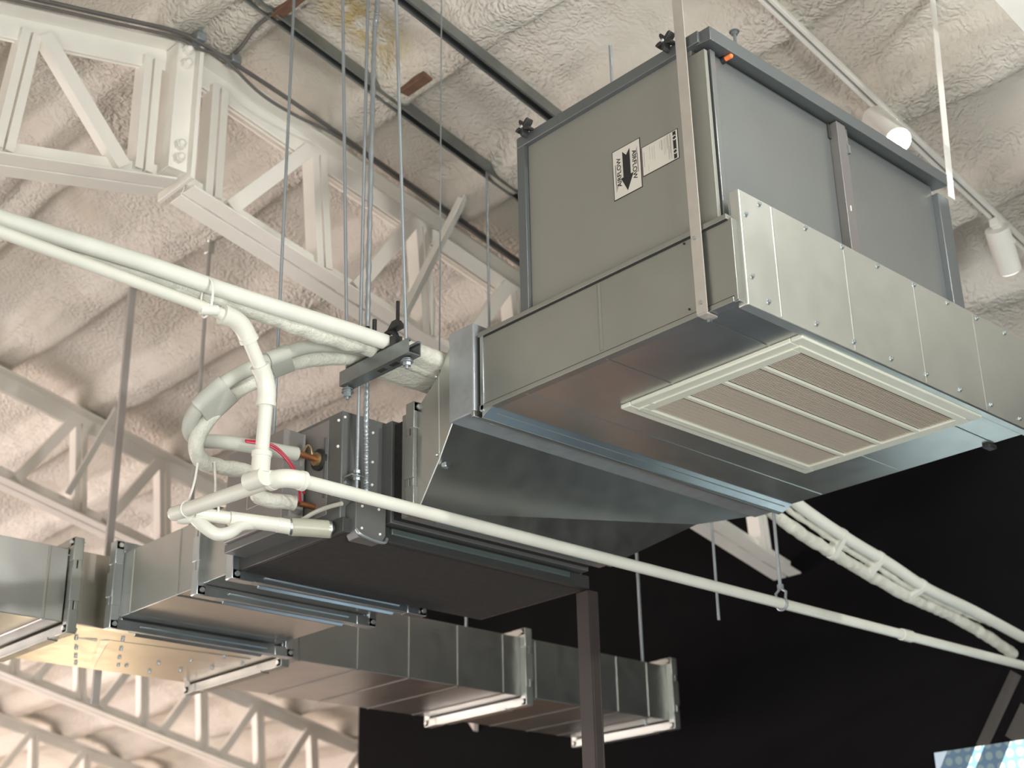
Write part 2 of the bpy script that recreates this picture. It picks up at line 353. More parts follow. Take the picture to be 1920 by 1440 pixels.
# ------------------------------------------------------------------ trusses
def angle_prof(w, h, t, sgn=1):   # L: vertical leg h, horizontal leg w
    return [(0, 0), (sgn*w, 0), (sgn*w, t), (sgn*t, t), (sgn*t, h), (0, h)]
def make_truss(Y, xa, xb, label, mat=TRUSS, group='white steel roof trusses'):
    """xa < ridge < xb; double-angle chords, paired-angle webs, bolted ridge plates"""
    t = thing('roof_truss', label, 'truss', (RIDGE_X, Y, 3.4), group)
    D = 0.545
    def top(x): return roof_z(x) - 0.012
    def bot(x): return roof_z(x) - D
    for s, xe in ((-1, xa), (1, xb)):
        x0 = RIDGE_X + s * 0.03
        a, b = (x0, Y, top(x0)), (xe, Y, top(xe))
        m = MB()
        for q in (-1, 1):
            m.sweep(a, b, [(q*0.005, 0), (q*0.075, 0), (q*0.075, -0.008), (q*0.013, -0.008), (q*0.013, -0.085), (q*0.005, -0.085)])
        m.sweep(a, b, [(-0.1, 0), (-0.075, 0.0), (-0.075, -0.045), (-0.1, -0.03)]) if s > 0 else m.sweep(a, b, [(0.075, 0), (0.1, 0), (0.1, -0.03), (0.075, -0.045)])
        m.build('top_chord', mat, t, bevel=0.002)
        a, b = (x0, Y, bot(x0)), (xe, Y, bot(xe)); m = MB()
        for q in (-1, 1):
            m.sweep(a, b, [(q*0.006, 0), (q*0.075, 0), (q*0.075, 0.008), (q*0.014, 0.008), (q*0.014, 0.075), (q*0.006, 0.075)])
        x = x0
        while abs(x - RIDGE_X) < abs(xe - RIDGE_X) - 0.2:
            x2 = x + s * 0.16
            m.bar((x, Y, bot(x) + 0.02), (x + s*0.09, Y, bot(x + s*0.09) + 0.02), 0.012, 0.03); x = x2
        m.build('bottom_chord', mat, t, bevel=0.002)
        # webs
        def web(xt, xb_, wide, name):
            pt = Vector((xt, Y, top(xt) - 0.06)); pb = Vector((xb_, Y, bot(xb_) + 0.04)); m = MB()
            up = (0, 1, 0)
            if wide:
                m.sweep(pt, pb, [(-0.026, -0.04), (0.026, -0.04), (0.026, -0.034), (-0.020, -0.034), (-0.020, 0.0), (-0.026, 0.0)], up)
            else:
                for q in (-0.018, 0.018):
                    m.sweep(pt, pb, [(q - 0.014, -0.035), (q + 0.014, -0.035), (q + 0.014, -0.03), (q - 0.008, -0.03), (q - 0.008, 0.03), (q - 0.014, 0.03)], up)
            m.build(name, mat, t)
        web(RIDGE_X + s*0.13, RIDGE_X + s*0.13, False, 'vertical_web')
        pp = RIDGE_X + s * 0.53; k = 0
        prev = RIDGE_X + s * 0.20
        while abs(pp - RIDGE_X) < abs(xe - RIDGE_X):
            web(pp - s*0.02, prev, True, 'diagonal_web')
            web(pp + s*0.02, pp + s*0.06, False, 'vertical_web')
            prev = pp + s * 0.20; pp += s * 0.48
    m = MB().box(RIDGE_X - 0.075, RIDGE_X - 0.008, Y - 0.09, Y + 0.07, bot(RIDGE_X) + 0.02, top(RIDGE_X) - 0.03)
    m.box(RIDGE_X - 0.008, RIDGE_X + 0.008, Y - 0.12, Y + 0.09, bot(RIDGE_X) - 0.01, top(RIDGE_X))
    m.build('ridge_plate', mat, t, bevel=0.002)
    for dz in (0.055, 0.105, 0.42, 0.475):
        z = bot(RIDGE_X) + dz
        b = MB().cyl((RIDGE_X - 0.045, Y - 0.09, z), (RIDGE_X - 0.045, Y - 0.112, z), 0.018, 6)
        b.ball((RIDGE_X - 0.045, Y - 0.114, z), 0.014)
        b.build('bolt', mat, t)
    return t
def copy_tree(o, parent=None):
    c = o.copy(); COL.objects.link(c); ORIG[c] = ORIG[o]
    if parent is not None: c.parent = parent
    for ch in list(o.children): copy_tree(ch, c)
    return c
make_truss(3.8, -1.0, 5.235, 'nearest white steel roof truss with its bolted ridge joint in view')
make_truss(6.46, -1.0, 5.235, 'second white roof truss from the front, crossing behind the tall grey hanger strap')
t3 = make_truss(9.12, -1.0, 7.9, 'white roof truss whose bottom chord crosses below the gold-lit duct tee')
t4 = copy_tree(t3); t4.location.y = 11.7; t4['label'] = 'farthest visible white roof truss at the bottom left of the photo'
t0 = make_truss(1.275, -1.0, 5.235, 'roof truss whose bottom chord just cuts the top right corner of the photo', TRUSS, 'white steel roof trusses')
# kicker braces from bottom chords to the joists
def brace(p, q, label):
    m = MB().sweep(p, q, [(-0.02, -0.02), (0.02, -0.02), (0.02, -0.014), (-0.014, -0.014), (-0.014, 0.02), (-0.02, 0.02)])
    top_mesh(m, 'kicker_brace', TRUSS, label, 'brace', 'kicker braces between truss and joists')
brace((2.975, 3.73, 3.90), (3.10, 3.54, 4.35), 'white slanted brace rising from the nearest truss to a joist above the small strut hanger')
brace((3.03, 6.38, 3.93), (3.13, 6.15, 4.33), 'white slanted brace rising from the second truss beside the grey hanger strap')
p, q = at(1459, 972, 1, 4.0), at(1464, 1066, 1, 4.0)
top_mesh(MB().box(p.x - 0.025, p.x + 0.02, 3.98, 4.02, q.z, p.z + 0.25), 'timber_post', WOOD, 'narrow brown timber behind the truss end at the black wall', 'timber')
# end column of the far truss
top_mesh(MB().box(6.90, 7.0, 9.05, 9.2, 0, roof_z(6.95) - 0.1), 'truss_column', TRUSS, 'white column under the far truss beside the edge of the black wall', 'column', bevel=0.004)
# cables along the nearest truss
def cable(pts, r, mat, name, label, cat, k=10):
    return top_mesh(MB().tube(smooth_path(pts, k), r, 8), name, mat, label, cat)
DARKCABLE = plain('grey_cable', (0.16, 0.15, 0.145), 0.45, 0.3)
def along_top(x, dz=0.0, dy=-0.125): return (x, 3.8 + dy, roof_z(x) - 0.03 + dz)
cable([along_top(x, 0.018) for x in (-0.9, 0.2, 1.2, 1.7, 1.95)] + [along_top(2.05, -0.005), along_top(2.2, 0.0)] + [along_top(x, 0.012) for x in (2.5, 3.0, 3.6, 4.3, 5.2)],
      0.008, DARKCABLE, 'truss_cable', 'upper dark grey cable clipped along the top of the nearest truss', 'cable')
cable([along_top(x, -0.005) for x in (-0.9, 0.2, 1.2, 1.7, 1.95)] + [along_top(2.05, -0.03), along_top(2.15, -0.01), along_top(2.3, -0.045), along_top(2.45, -0.035), along_top(2.65, 0.0)] + [along_top(x, -0.004) for x in (3.0, 3.6, 4.3, 5.2)],
      0.006, DARKCABLE, 'truss_cable', 'lower thin grey cable sagging just past the ridge joint of the nearest truss', 'cable')
cable([(2.185, 3.69, 4.615), (2.17, 3.60, 4.60), (2.15, 3.48, 4.605), (2.17, 3.36, 4.62), (2.22, 3.30, 4.62)], 0.007, DARKCABLE, 'branch_cable',
      'grey cable bending away from the truss over a bare joist gap', 'cable')
def clamp(x, label):
    p = Vector(along_top(x, 0.01)); t = thing('beam_clamp', label, 'clamp', p, 'small beam clamps on the nearest truss')
    MB().box(p.x-0.018, p.x+0.018, p.y-0.02, p.y+0.03, p.z-0.014, p.z+0.016).build('clamp_body', ROD, t, bevel=0.003)
    MB().cyl((p.x, p.y-0.005, p.z+0.01), (p.x, p.y-0.005, p.z+0.045), 0.007, 8).build('clamp_screw', ROD, t)
clamp(2.05, 'small clamp on the cable right above the truss ridge joint')
clamp(2.19, 'small clamp where the branch cable leaves the nearest truss')
clamp(3.18, 'small clamp on the truss cable beside the white slanted brace')

# ------------------------------------------------------------------ strut channels on the ceiling
def strut_prof(w=0.041, h=0.041, t=0.003):   # open side up (b+)
    a = w / 2
    return [(-a, 0), (a, 0), (a, h), (a-0.009, h), (a-0.009, h-0.007), (a-0.009+0.003, h-0.007), (a-t, h-t), (a-t, t), (-a+t, t), (-a+t, h-t), (-a+0.006, h-0.007), (-a+0.009, h-0.007), (-a+0.009, h), (-a, h)]
def ceiling_strut(Y, x0, x1, z0, label):
    def zz(x): return z0 - SLOPE * (x - x0)
    t = thing('strut_channel', label, 'channel', (x0, Y, z0), 'slotted strut channels under the joists')
    m = MB()
    m.sweep((x0, Y, zz(x0)), (x1, Y, zz(x1)), [(a, 0.041 - b) for a, b in strut_prof()][::-1])
    m.build('channel', STRUT, t)
    return zz
Z1 = ceiling_strut(3.40, 1.9, 4.6, 4.665, 'longer grey slotted strut channel under the joists, the one carrying the three thin rods')
Z2 = ceiling_strut(2.95, 2.1, 4.6, 4.555, 'grey slotted strut channel under the joists that ends behind the top of the filter box')

# ------------------------------------------------------------------ rods
def rod(x, y, z0, z1, label, r=0.0048, mat=None, dx=0.0, dy=0.0, name='threaded_rod', group='hanger rods'):
    t = thing(name, label, 'rod', (x, y, z0), group)
    MB().cyl((x, y, z0), (x + dx, y + dy, z1), r, 10).build('rod_shaft', mat or THREAD, t)
    return t
def nut(parent, x, y, z, r=0.0095, h=0.009, washer=True, mat=None):
    m = MB().cyl((x, y, z), (x, y, z + h), r, 6)
    m.build('nut', mat or ROD, parent)
    if washer: MB().cyl((x, y, z + h), (x, y, z + h + 0.002), r * 1.5, 16).build('washer', mat or ROD, parent)

# ------------------------------------------------------------------ return plenum (low box) with side panel and grille
X0, X1, YA, YB, ZB, ZT = 2.322, 3.56, 1.745, 2.585, 3.002, 3.206
t = thing('return_plenum', 'wide flat galvanized plenum box with a cream grille underneath and a screwed side panel', 'plenum', (2.94, 2.16, ZB))
MB().box(X0, X1, YA, YB, ZB + 0.002, ZT).build('sheet_body', GALV_DULL, t, bevel=0.0015)
m = MB()   # folded lips along the left face
m.box(X0 - 0.006, X0 + 0.02, YA + 0.01, YB, ZT - 0.001, ZT + 0.012)
m.box(X0 - 0.004, X0 + 0.02, YA + 0.01, YB, ZB - 0.002, ZB + 0.011)
m.build('folded_lip', GALV_DULL, t, bevel=0.001)
m = MB().box(X0 - 0.0015, X0 + 0.01, YA + 0.01, YB, ZT - 0.0045, ZT - 0.001).box(X0 - 0.0015, X0 + 0.01, YA + 0.01, YB, ZB + 0.011, ZB + 0.0135)
m.build('seam_shade', DARKGAP, t)
m = MB()   # shallow standing beads on the left face
for y in (2.155,): m.sweep((X0 - 0.001, y, ZB + 0.02), (X0 - 0.001, y, ZT - 0.01), [(-0.006, 0), (0, 0.0025), (0.006, 0), (0.006, -0.003), (-0.006, -0.003)], up=(-1, 0, 0))
m.build('stiffening_bead', GALV_DULL, t)
m = MB().box(X0 + 0.003, X1 - 0.003, YA, YB - 0.003, ZB - 0.0015, ZB + 0.003)
m.build('bottom_sheet', GALV, t, bevel=0.001)
for y in (2.425, 2.148, 1.852):
    MB().sweep((X0 + 0.01, y, ZB - 0.001), (X1 - 0.01, y, ZB - 0.001), [(-0.004, 0), (0.004, 0), (0.001, 0.002), (-0.001, 0.002)], up=(0, 0, -1)).build('cross_rib', GALV, t)
# side panel: shallow folded pan with screws and cross ribs
PX0, PX1, PY = 2.343, 3.62, 1.735
pan = MB().box(PX0, PX1, PY, PY + 0.028, 2.994, 3.284).build('side_panel', GALV_BRIGHT, t, bevel=0.0035)
for px, py in [(1423,383),(1510,428),(1579,463),(1645,499),(1713,535),(1776,568),(1831,597),(1883,625),(1441,566),(1531,607),(1601,641),(1671,673),(1737,702),(1800,731),(1858,759),(1912,785),(1398,402),(1410,518)]:
    p = at(px, py, 1, PY)
    MB().cyl((p.x, PY, p.z), (p.x, PY - 0.002, p.z), 0.0065, 12).cyl((p.x, PY - 0.002, p.z), (p.x, PY - 0.006, p.z), 0.0042, 6).build('screw', FLANGE, pan)
for px in (1456, 1594, 1728, 1842):
    p = at(px, 350 + 0.56 * (px - 1380) + 100, 1, PY)
    MB().sweep((p.x, PY, 3.0), (p.x, PY, 3.278), [(-0.0035, 0), (-0.0005, 0.0009), (0.0005, 0.0009), (0.0035, 0), (0.0035, -0.001), (-0.0035, -0.001)], up=(0, -1, 0)).build('panel_rib', GALV_BRIGHT, pan)
for px, py in ((1283, 457), (1293, 580)):
    p = at(px, py, 0, X0)
    MB().cyl((X0, p.y, p.z), (X0 - 0.002, p.y, p.z), 0.0028, 8).build('rivet_hole_shade', DARKGAP, t)
# grille
GX0, GX1, GY0, GY1, GZ = 2.565, 3.335, 1.757, 2.325, ZB - 0.0015
g = MB()
fw = 0.034
for a in ((GX0, GX1, GY0, GY0 + fw), (GX0, GX1, GY1 - fw, GY1), (GX0, GX0 + fw, GY0 + fw, GY1 - fw), (GX1 - fw, GX1, GY0 + fw, GY1 - fw)):
    g.box(*a, GZ - 0.012, GZ)
gr = g.build('return_grille', GRILLEM, t, bevel=0.003)
g2 = MB(); i2 = fw - 0.004
for a in ((GX0+i2, GX1-i2, GY0+i2, GY0+i2+0.02), (GX0+i2, GX1-i2, GY1-i2-0.02, GY1-i2), (GX0+i2, GX0+i2+0.03, GY0+i2+0.02, GY1-i2-0.02), (GX1-i2-0.02, GX1-i2, GY0+i2+0.02, GY1-i2-0.02)):
    g2.box(*a, GZ - 0.016, GZ - 0.002)
g2.build('grille_door_frame', GRILLEM, gr, bevel=0.0015)
ins = fw + 0.016; yy0, yy1 = GY0 + ins, GY1 - ins; n = 4; bw = 0.012; cell = (yy1 - yy0 - bw * (n - 1)) / n
for i in range(n):
    a = yy0 + i * (cell + bw)
    m = MB(); y = a
    while y < a + cell - 0.004:      # stamped louvre blades
        m.hexa([(GX0+ins+0.012, y, GZ-0.0125), (GX1-ins+0.01, y, GZ-0.0125), (GX1-ins+0.01, y+0.0035, GZ-0.0095), (GX0+ins+0.012, y+0.0035, GZ-0.0095)],
               [(GX0+ins+0.012, y, GZ-0.0112), (GX1-ins+0.01, y, GZ-0.0112), (GX1-ins+0.01, y+0.0035, GZ-0.0082), (GX0+ins+0.012, y+0.0035, GZ-0.0082)])
        y += 0.0055
    m.box(GX0+ins, GX1-ins+0.01, a, a+cell, GZ-0.007, GZ-0.004)
    m.build('louvre_panel', LOUVRE, gr, smooth=False)
    if i < n - 1: MB().box(GX0+ins-0.005, GX1-ins+0.012, a+cell, a+cell+bw, GZ-0.0155, GZ-0.008).build('grille_bar', GRILLEM, gr, bevel=0.001)
MB().cyl((GX0+0.03, GY1-0.085, GZ-0.017), (GX0+0.03, GY1-0.085, GZ-0.015), 0.006, 12).build('grille_screw', GRILLEM, gr)
# foil-taped collar at the left end of the plenum
m = MB().box(X0 - 0.012, X1 + 0.012, YB + 0.012, 2.695, ZB - 0.004, ZT + 0.045)
m.build('taped_collar', TAPE, t, bevel=0.004)
m = MB().box(X0 - 0.004, X1 - 0.0, YB - 0.016, YB - 0.004, ZB - 0.006, ZT + 0.012)
m.add([(X0, YB-0.046, ZB-0.0015), (X1, YB-0.046, ZB-0.0015), (X1, YB-0.006, ZB-0.020), (X0, YB-0.006, ZB-0.020), (X0, YB-0.046, ZB+0.002), (X1, YB-0.046, ZB+0.002), (X1, YB-0.006, ZB+0.002), (X0, YB-0.006, ZB+0.002)],
      [[0,1,2,3],[4,7,6,5],[0,4,5,1],[3,2,6,7],[0,3,7,4],[1,5,6,2]])
m.build('collar_flange', FLANGE, t, bevel=0.0015)
MB().tube([(X0 + 0.03, YB-0.030, ZB-0.0095), (X1 - 0.02, YB-0.030, ZB-0.0095)], 0.0013, 6).build('flange_bead', GALV_BRIGHT, t)
MB().tube([(X0, YB-0.006, ZB-0.0205), (X1, YB-0.006, ZB-0.0205)], 0.0014, 6).build('flange_edge', GALV_BRIGHT, t)
MB().box(X0 + 0.004, X1 - 0.004, YB - 0.004, YB + 0.012, ZB - 0.006, ZT + 0.01).build('flange_gap_shade', DARKGAP, t)
MB().tube(smooth_path([(X0 + 0.04, 2.60, ZB - 0.004), (X0 + 0.06, 2.61, ZB - 0.012), (X0 + 0.10, 2.605, ZB - 0.004)], 5), 0.004, 8).build('sealant_bead', TAPE, t)
MB().box(X0 - 0.014, X1 + 0.014, YB + 0.010, YB + 0.020, ZB - 0.016, ZB + 0.002).build('collar_edge', GALV, t, bevel=0.002)
p = at(1855, 835, 2, 3.0); MB().box(p.x-0.02, p.x+0.02, p.y-0.012, p.y+0.012, ZB-0.012, ZB).build('corner_clip', RUBBER, t, bevel=0.003)

# ------------------------------------------------------------------ filter housing (tall box)
FX0, FX1, FY0, FY1, FZ0, FZ1 = 2.332, 3.372, 1.80, 2.425, ZT + 0.012, 3.735
t = thing('filter_housing', 'tall grey sheet metal filter box standing on the plenum with an airflow arrow sticker', 'filter box', (2.85, 2.1, FZ0))
MB().box(FX0 + 0.012, FX1 - 0.012, FY0 + 0.03, FY1 - 0.004, FZ0, FZ1 - 0.01).build('box_body', FILT, t, bevel=0.002)
m = MB()
m.box(FX0 - 0.012, FX0 + 0.02, FY0 - 0.005, FY1, FZ1 - 0.032, FZ1)       # top rim
m.box(FX0 - 0.010, FX0 + 0.02, FY1 - 0.026, FY1 + 0.004, FZ0, FZ1)       # rear upright
m.build('left_rim', CAPM, t, bevel=0.002)
MB().box(FX0 + 0.002, FX0 + 0.014, FY0 + 0.03, FY1 - 0.026, FZ0, FZ1 - 0.03).build('left_panel', FILT, t, bevel=0.003)
# right side cap (overhanging dark flange)
m = MB().hexa([(FX0 - 0.004, FY0 - 0.036, FZ1 - 0.038), (FX1 - 0.012, FY0 - 0.036, FZ1 - 0.038), (FX1 - 0.012, FY0 + 0.03, FZ1 - 0.03), (FX0 - 0.004, FY0 + 0.03, FZ1 - 0.03)],
              [(FX0 - 0.004, FY0 - 0.036, FZ1), (FX1 - 0.012, FY0 - 0.036, FZ1), (FX1 - 0.012, FY0 + 0.04, FZ1), (FX0 - 0.004, FY0 + 0.04, FZ1)])
m.build('top_cap', CAPM, t, bevel=0.0015)
def door(xa, xb):
    d = MB().box(xa, xb, FY0 - 0.002, FY0 + 0.02, FZ0, FZ1 - 0.04).build('access_door', DOORM, t, bevel=0.002)
    return d
d1 = door(FX0 + 0.034, 2.84); d2 = door(2.885, FX1 - 0.05)
p = at(1365, 108, 1, FY0 - 0.02)
MB().cyl((p.x, FY0 - 0.002, p.z), (p.x, FY0 - 0.012, p.z), 0.009, 12).build('handle_base', RUBBER, d1)
MB().cyl((p.x, FY0 - 0.012, p.z), (p.x + 0.002, FY0 - 0.026, p.z + 0.002), 0.0065, 10).ball((p.x + 0.002, FY0 - 0.026, p.z + 0.002), 0.007).build('orange_handle', ORANGE, d1)
MB().box(FX0 + 0.0, FX0 + 0.012, FY0 - 0.012, FY0 + 0.04, FZ0, FZ1 - 0.05).build('corner_post', FILT, t, bevel=0.0015)
MB().box(FX0 + 0.012, FX0 + 0.017, FY0 - 0.004, FY0 + 0.02, FZ0, FZ1 - 0.05).build('door_gap_shade', DARKGAP, t)
MB().box(FX0 + 0.017, FX0 + 0.036, FY0 - 0.016, FY0 + 0.02, FZ0, FZ1 - 0.045).build('door_jamb', DOORM, t, bevel=0.0015)
m = MB().box(2.842, 2.882, FY0 - 0.026, FY0 + 0.01, FZ0, FZ1 - 0.038); mu = m.build('centre_mullion', plain('brown_grey_steel', (0.17, 0.16, 0.155), 0.4, 0.3, 0.05, 4), t, bevel=0.002)
MB().box(2.832, 2.842, FY0 - 0.006, FY0 + 0.01, FZ1 - 0.085, FZ1 - 0.04).build('mullion_notch_shade', DARKGAP, t)
MB().box(2.882, 2.89, FY0 - 0.024, FY0, FZ1 - 0.12, FZ1 - 0.045).box(2.876, 2.884, FY0 - 0.032, FY0 - 0.024, FZ1 - 0.125, FZ1 - 0.10).build('mullion_clip', FLANGE, mu)
MB().box(2.858, 2.861, FY0 - 0.0275, FY0 - 0.026, FZ1 - 0.30, FZ1 - 0.285).build('drip_mark', WHITE, mu)
m = MB().box(FX1 - 0.05, FX1 + 0.006, FY0 - 0.02, FY0 + 0.03, FZ0, FZ1 - 0.065)
m.build('end_post', CAPM, t, bevel=0.003)
def knob(y, z):
    x = FX0 - 0.012; pts = []
    for i in range(40):
        a = 2 * math.pi * i / 40; r = 0.0175 + 0.0105 * math.cos(5 * a + 0.6)
        pts.append((r * math.cos(a), r * math.sin(a)))
    m = MB().sweep((x + 0.002, y, z), (x - 0.020, y, z), pts, up=(0, 0, 1))
    k = m.build('star_knob', RUBBER, t, bevel=0.002)
    MB().ball((x - 0.021, y + 0.002, z), 0.005).build('knob_insert', ROD, k)
kp = at(985, 240, 0, FX0 - 0.02); knob(kp.y, kp.z)
kp = at(1250, 79, 0, FX0 - 0.02); knob(kp.y, kp.z)

# stickers on the left panel: local frame u = -Y (to the right as seen), v = Z
LX = FX0 + 0.0018
def quad_plate(y0, y1, z0, z1, x, th, mat, name, parent, bevel=0.0):
    return MB().box(x - th, x, y0, y1, z0, z1).build(name, mat, parent, bevel=bevel)
def flat_poly(pts, x, th, mat, name, parent):     # pts = (y, z)
    n = len(pts); vs = [(x - th, y, z) for y, z in pts] + [(x, y, z) for y, z in pts]
    return MB().add(vs, [list(range(n)), list(range(n, 2*n))[::-1]] + [[i, (i+1) % n, (i+1) % n + n, i+n] for i in range(n)]).build(name, mat, parent, smooth=False)
ya = (at(1147, 287, 0, LX).y + at(1153, 378, 0, LX).y) / 2; yb = (at(1199, 258, 0, LX).y + at(1206, 350, 0, LX).y) / 2
za = (at(1153, 378, 0, LX).z + at(1206, 350, 0, LX).z) / 2; zb = (at(1147, 287, 0, LX).z + at(1199, 258, 0, LX).z) / 2
W_, H_ = ya - yb, zb - za          # sticker width (along -Y) and height
st = quad_plate(yb, ya, za, zb, LX, 0.0008, INK, 'airflow_sticker', t)
bo = 0.0022
quad_plate(yb + bo, ya - bo, za + bo, zb - bo, LX - 0.0008, 0.0004, LABELM, 'sticker_face', st)
def S2(u, v): return (ya - u * W_, za + v * H_)      # u: 0 left..1 right, v: 0 bottom..1 top
AX = LX - 0.0012
arrow = [(0.37, 0.96-0.10), (0.49, 0.80), (0.62, 0.955-0.10), (0.62, 0.40), (0.71, 0.40), (0.50, 0.10), (0.29, 0.40), (0.385, 0.40)]
arrow = [(0.37, 0.90), (0.50, 0.80), (0.63, 0.90), (0.63, 0.38), (0.73, 0.38), (0.50, 0.08), (0.28, 0.38), (0.37, 0.38)]
flat_poly([S2(*a) for a in arrow], AX, 0.0003, INK, 'arrow', st)
flat_poly([S2(0.10, 0.30), S2(0.22, 0.30), S2(0.10, 0.14)], AX, 0.0003, INKG, 'small_arrow', st)
flat_poly([S2(0.10, 0.70), S2(0.118, 0.70), S2(0.118, 0.30), S2(0.10, 0.30)], AX, 0.0003, INK, 'small_arrow_line', st)
flat_poly([S2(0.90, 0.70), S2(0.78, 0.70), S2(0.90, 0.86)], AX, 0.0003, INKG, 'small_arrow', st)
flat_poly([S2(0.90, 0.34), S2(0.882, 0.34), S2(0.882, 0.72), S2(0.90, 0.72)], AX, 0.0003, INK, 'small_arrow_line', st)
def text_mesh(body, size, origin, xdir, ydir, mat, name, parent, th=0.0003, bold=0.0):
    cu = bpy.data.curves.new(name, 'FONT'); cu.body = body; cu.size = size; cu.align_x = 'CENTER'; cu.align_y = 'CENTER'
    cu.extrude = th; cu.offset = bold; cu.resolution_u = 3
    tmp = bpy.data.objects.new('tmp', cu); COL.objects.link(tmp)
    dg = bpy.context.evaluated_depsgraph_get(); me = bpy.data.meshes.new_from_object(tmp.evaluated_get(dg))
    bpy.data.objects.remove(tmp); me.materials.clear(); me.materials.append(mat)
    xd = Vector(xdir).normalized(); yd = Vector(ydir).normalized(); zd = xd.cross(yd); o0 = Vector(origin) - ORIG[parent]
    M = Matrix(((xd.x, yd.x, zd.x, o0.x), (xd.y, yd.y, zd.y, o0.y), (xd.z, yd.z, zd.z, o0.z), (0, 0, 0, 1)))
    me.transform(M)
    o = bpy.data.objects.new(name, me); COL.objects.link(o); o.parent = parent; ORIG[o] = ORIG[parent]; return o
# on the -X face the viewer sees +u = -Y, +v = +Z
y_, z_ = S2(0.235, 0.52); text_mesh('AIRFLOW', H_ * 0.135, (AX - 0.0002, y_, z_), (0, 0, 1), (0, 1, 0), INK, 'sticker_text', st, bold=0.0002)
y_, z_ = S2(0.775, 0.52); text_mesh('AIRFLOW', H_ * 0.135, (AX - 0.0002, y_, z_), (0, 0, -1), (0, -1, 0), INK, 'sticker_text', st, bold=0.0002)
yc = (at(1203, 277, 0, LX).y + at(1206, 332, 0, LX).y) / 2; yd_ = (at(1270, 241, 0, LX).y + at(1275, 296, 0, LX).y) / 2
zc = (at(1206, 332, 0, LX).z + at(1275, 296, 0, LX).z) / 2; zd_ = (at(1203, 277, 0, LX).z + at(1270, 241, 0, LX).z) / 2
W2, H2 = yc - yd_, zd_ - zc
st2 = quad_plate(yd_, yc, zc, zd_, LX, 0.0006, INK, 'instruction_sticker', t)
quad_plate(yd_ + 0.002, yc - 0.002, zc + 0.002, zd_ - 0.002, LX - 0.0006, 0.0004, LABELM, 'sticker_face', st2)
def T2(u, v): return (yc - u * W2, zc + v * H2)
def rect2(u0, u1, v0, v1, mat, name):
    a, b = T2(u0, v0), T2(u1, v1); quad_plate(b[0], a[0], a[1], b[1], LX - 0.001, 0.0003, mat, name, st2)
rect2(0.865, 0.945, 0.05, 0.95, INK, 'header_band')
for vv in (0.28, 0.74):
    y_, z_ = T2(0.905, vv); m = MB()
    for s_ in (0, 1):
        pts = [(LX - 0.0015, y_ + 0.0042 * math.cos(a), z_ + 0.0062 * math.sin(a)) for a in [s_ * math.pi + 0.5 + i * 2.1 / 8 for i in range(9)]]
        m.tube(pts, 0.0011, 6)
    m.build('round_mark', LABELM, st2)
for (u0, u1, v0, v1) in ((0.78,0.79,.3,.95),(0.80,0.81,.1,.9),(0.76,0.765,.1,.55),(0.73,0.74,.12,.95),(0.70,0.71,.5,.93),(0.66,0.665,.4,.95),(0.62,0.625,.35,.9),(0.55,0.57,.55,.9),(0.51,0.515,.6,.9),(0.35,0.355,.35,.85),(0.29,0.295,.4,.85),(0.22,0.225,.45,.9),(0.17,0.175,.1,.3),(0.06,0.07,.3,.8)):
    rect2(u0, u1, v0, v1, INKG, 'print_line')

# ------------------------------------------------------------------ straps holding the filter housing
t = thing('hanger_strap', 'flat steel hanger strap down the near corner of the filter box, screwed to the plenum', 'strap', (2.312, 1.83, 2.995), 'flat hanger straps of the filter box')
p0, p1 = at(1270, -60, 0, 2.31), at(1318, 588, 0, 2.31)
MB().hexa([(2.309, 1.822, 2.998), (2.312, 1.822, 2.998), (2.312, 1.852, 2.998), (2.309, 1.852, 2.998)],
          [(2.309, 1.828, 4.55), (2.312, 1.828, 4.55), (2.312, 1.858, 4.55), (2.309, 1.858, 4.55)]).build('strap_band', STRAPM, t)
MB().box(2.309, 2.345, 1.823, 1.848, 2.994, 2.9985).build('strap_foot', STRAPM, t)
for px, py in ((1303, 447), (1315, 568)):
    p = at(px, py, 0, 2.309); MB().cyl((2.309, p.y, p.z), (2.303, p.y, p.z), 0.0045, 6).build('strap_screw', FLANGE, t)
MB().cyl((2.335, 1.838, 2.994), (2.335, 1.838, 2.984), 0.0065, 6).build('strap_bolt', FLANGE, t)
t = thing('hanger_strap', 'pale flat steel hanger strap at the far right end of the filter box', 'strap', (3.40, 1.765, 3.66), 'flat hanger straps of the filter box')
MB().hexa([(3.350, 1.762, 3.66), (3.380, 1.762, 3.66), (3.380, 1.765, 3.66), (3.350, 1.765, 3.66)],
          [(3.430, 1.762, 4.42), (3.458, 1.762, 4.42), (3.458, 1.765, 4.42), (3.430, 1.765, 4.42)]).build('strap_band', WHITE, t)  # white material stands in for the bright highlight on the steel
MB().box(3.425, 3.463, 1.755, 1.772, 4.38, 4.42).build('strap_clip', GALV_BRIGHT, t, bevel=0.003)

# ------------------------------------------------------------------ transition duct between collar and air handler
t = thing('duct_transition', 'tapered galvanized transition duct sloping down from the plenum to the air handler', 'duct', (2.7, 2.78, 2.78))
YC, YF = 2.695, 2.832
bl0, br0 = (X0, YC, ZB - 0.001), (X1, YC, ZB - 0.001); tl0, tr0 = (X0, YC, 3.235), (X1, YC, 3.235)
bl1, br1 = (2.318, YF, 2.792), (3.068, YF, 2.792); tl1, tr1 = (2.318, YF, 3.085), (3.068, YF, 3.085)
blm, tlm = (X0 - 0.002, 2.745, 2.915), (X0 - 0.002, 2.748, 3.150)
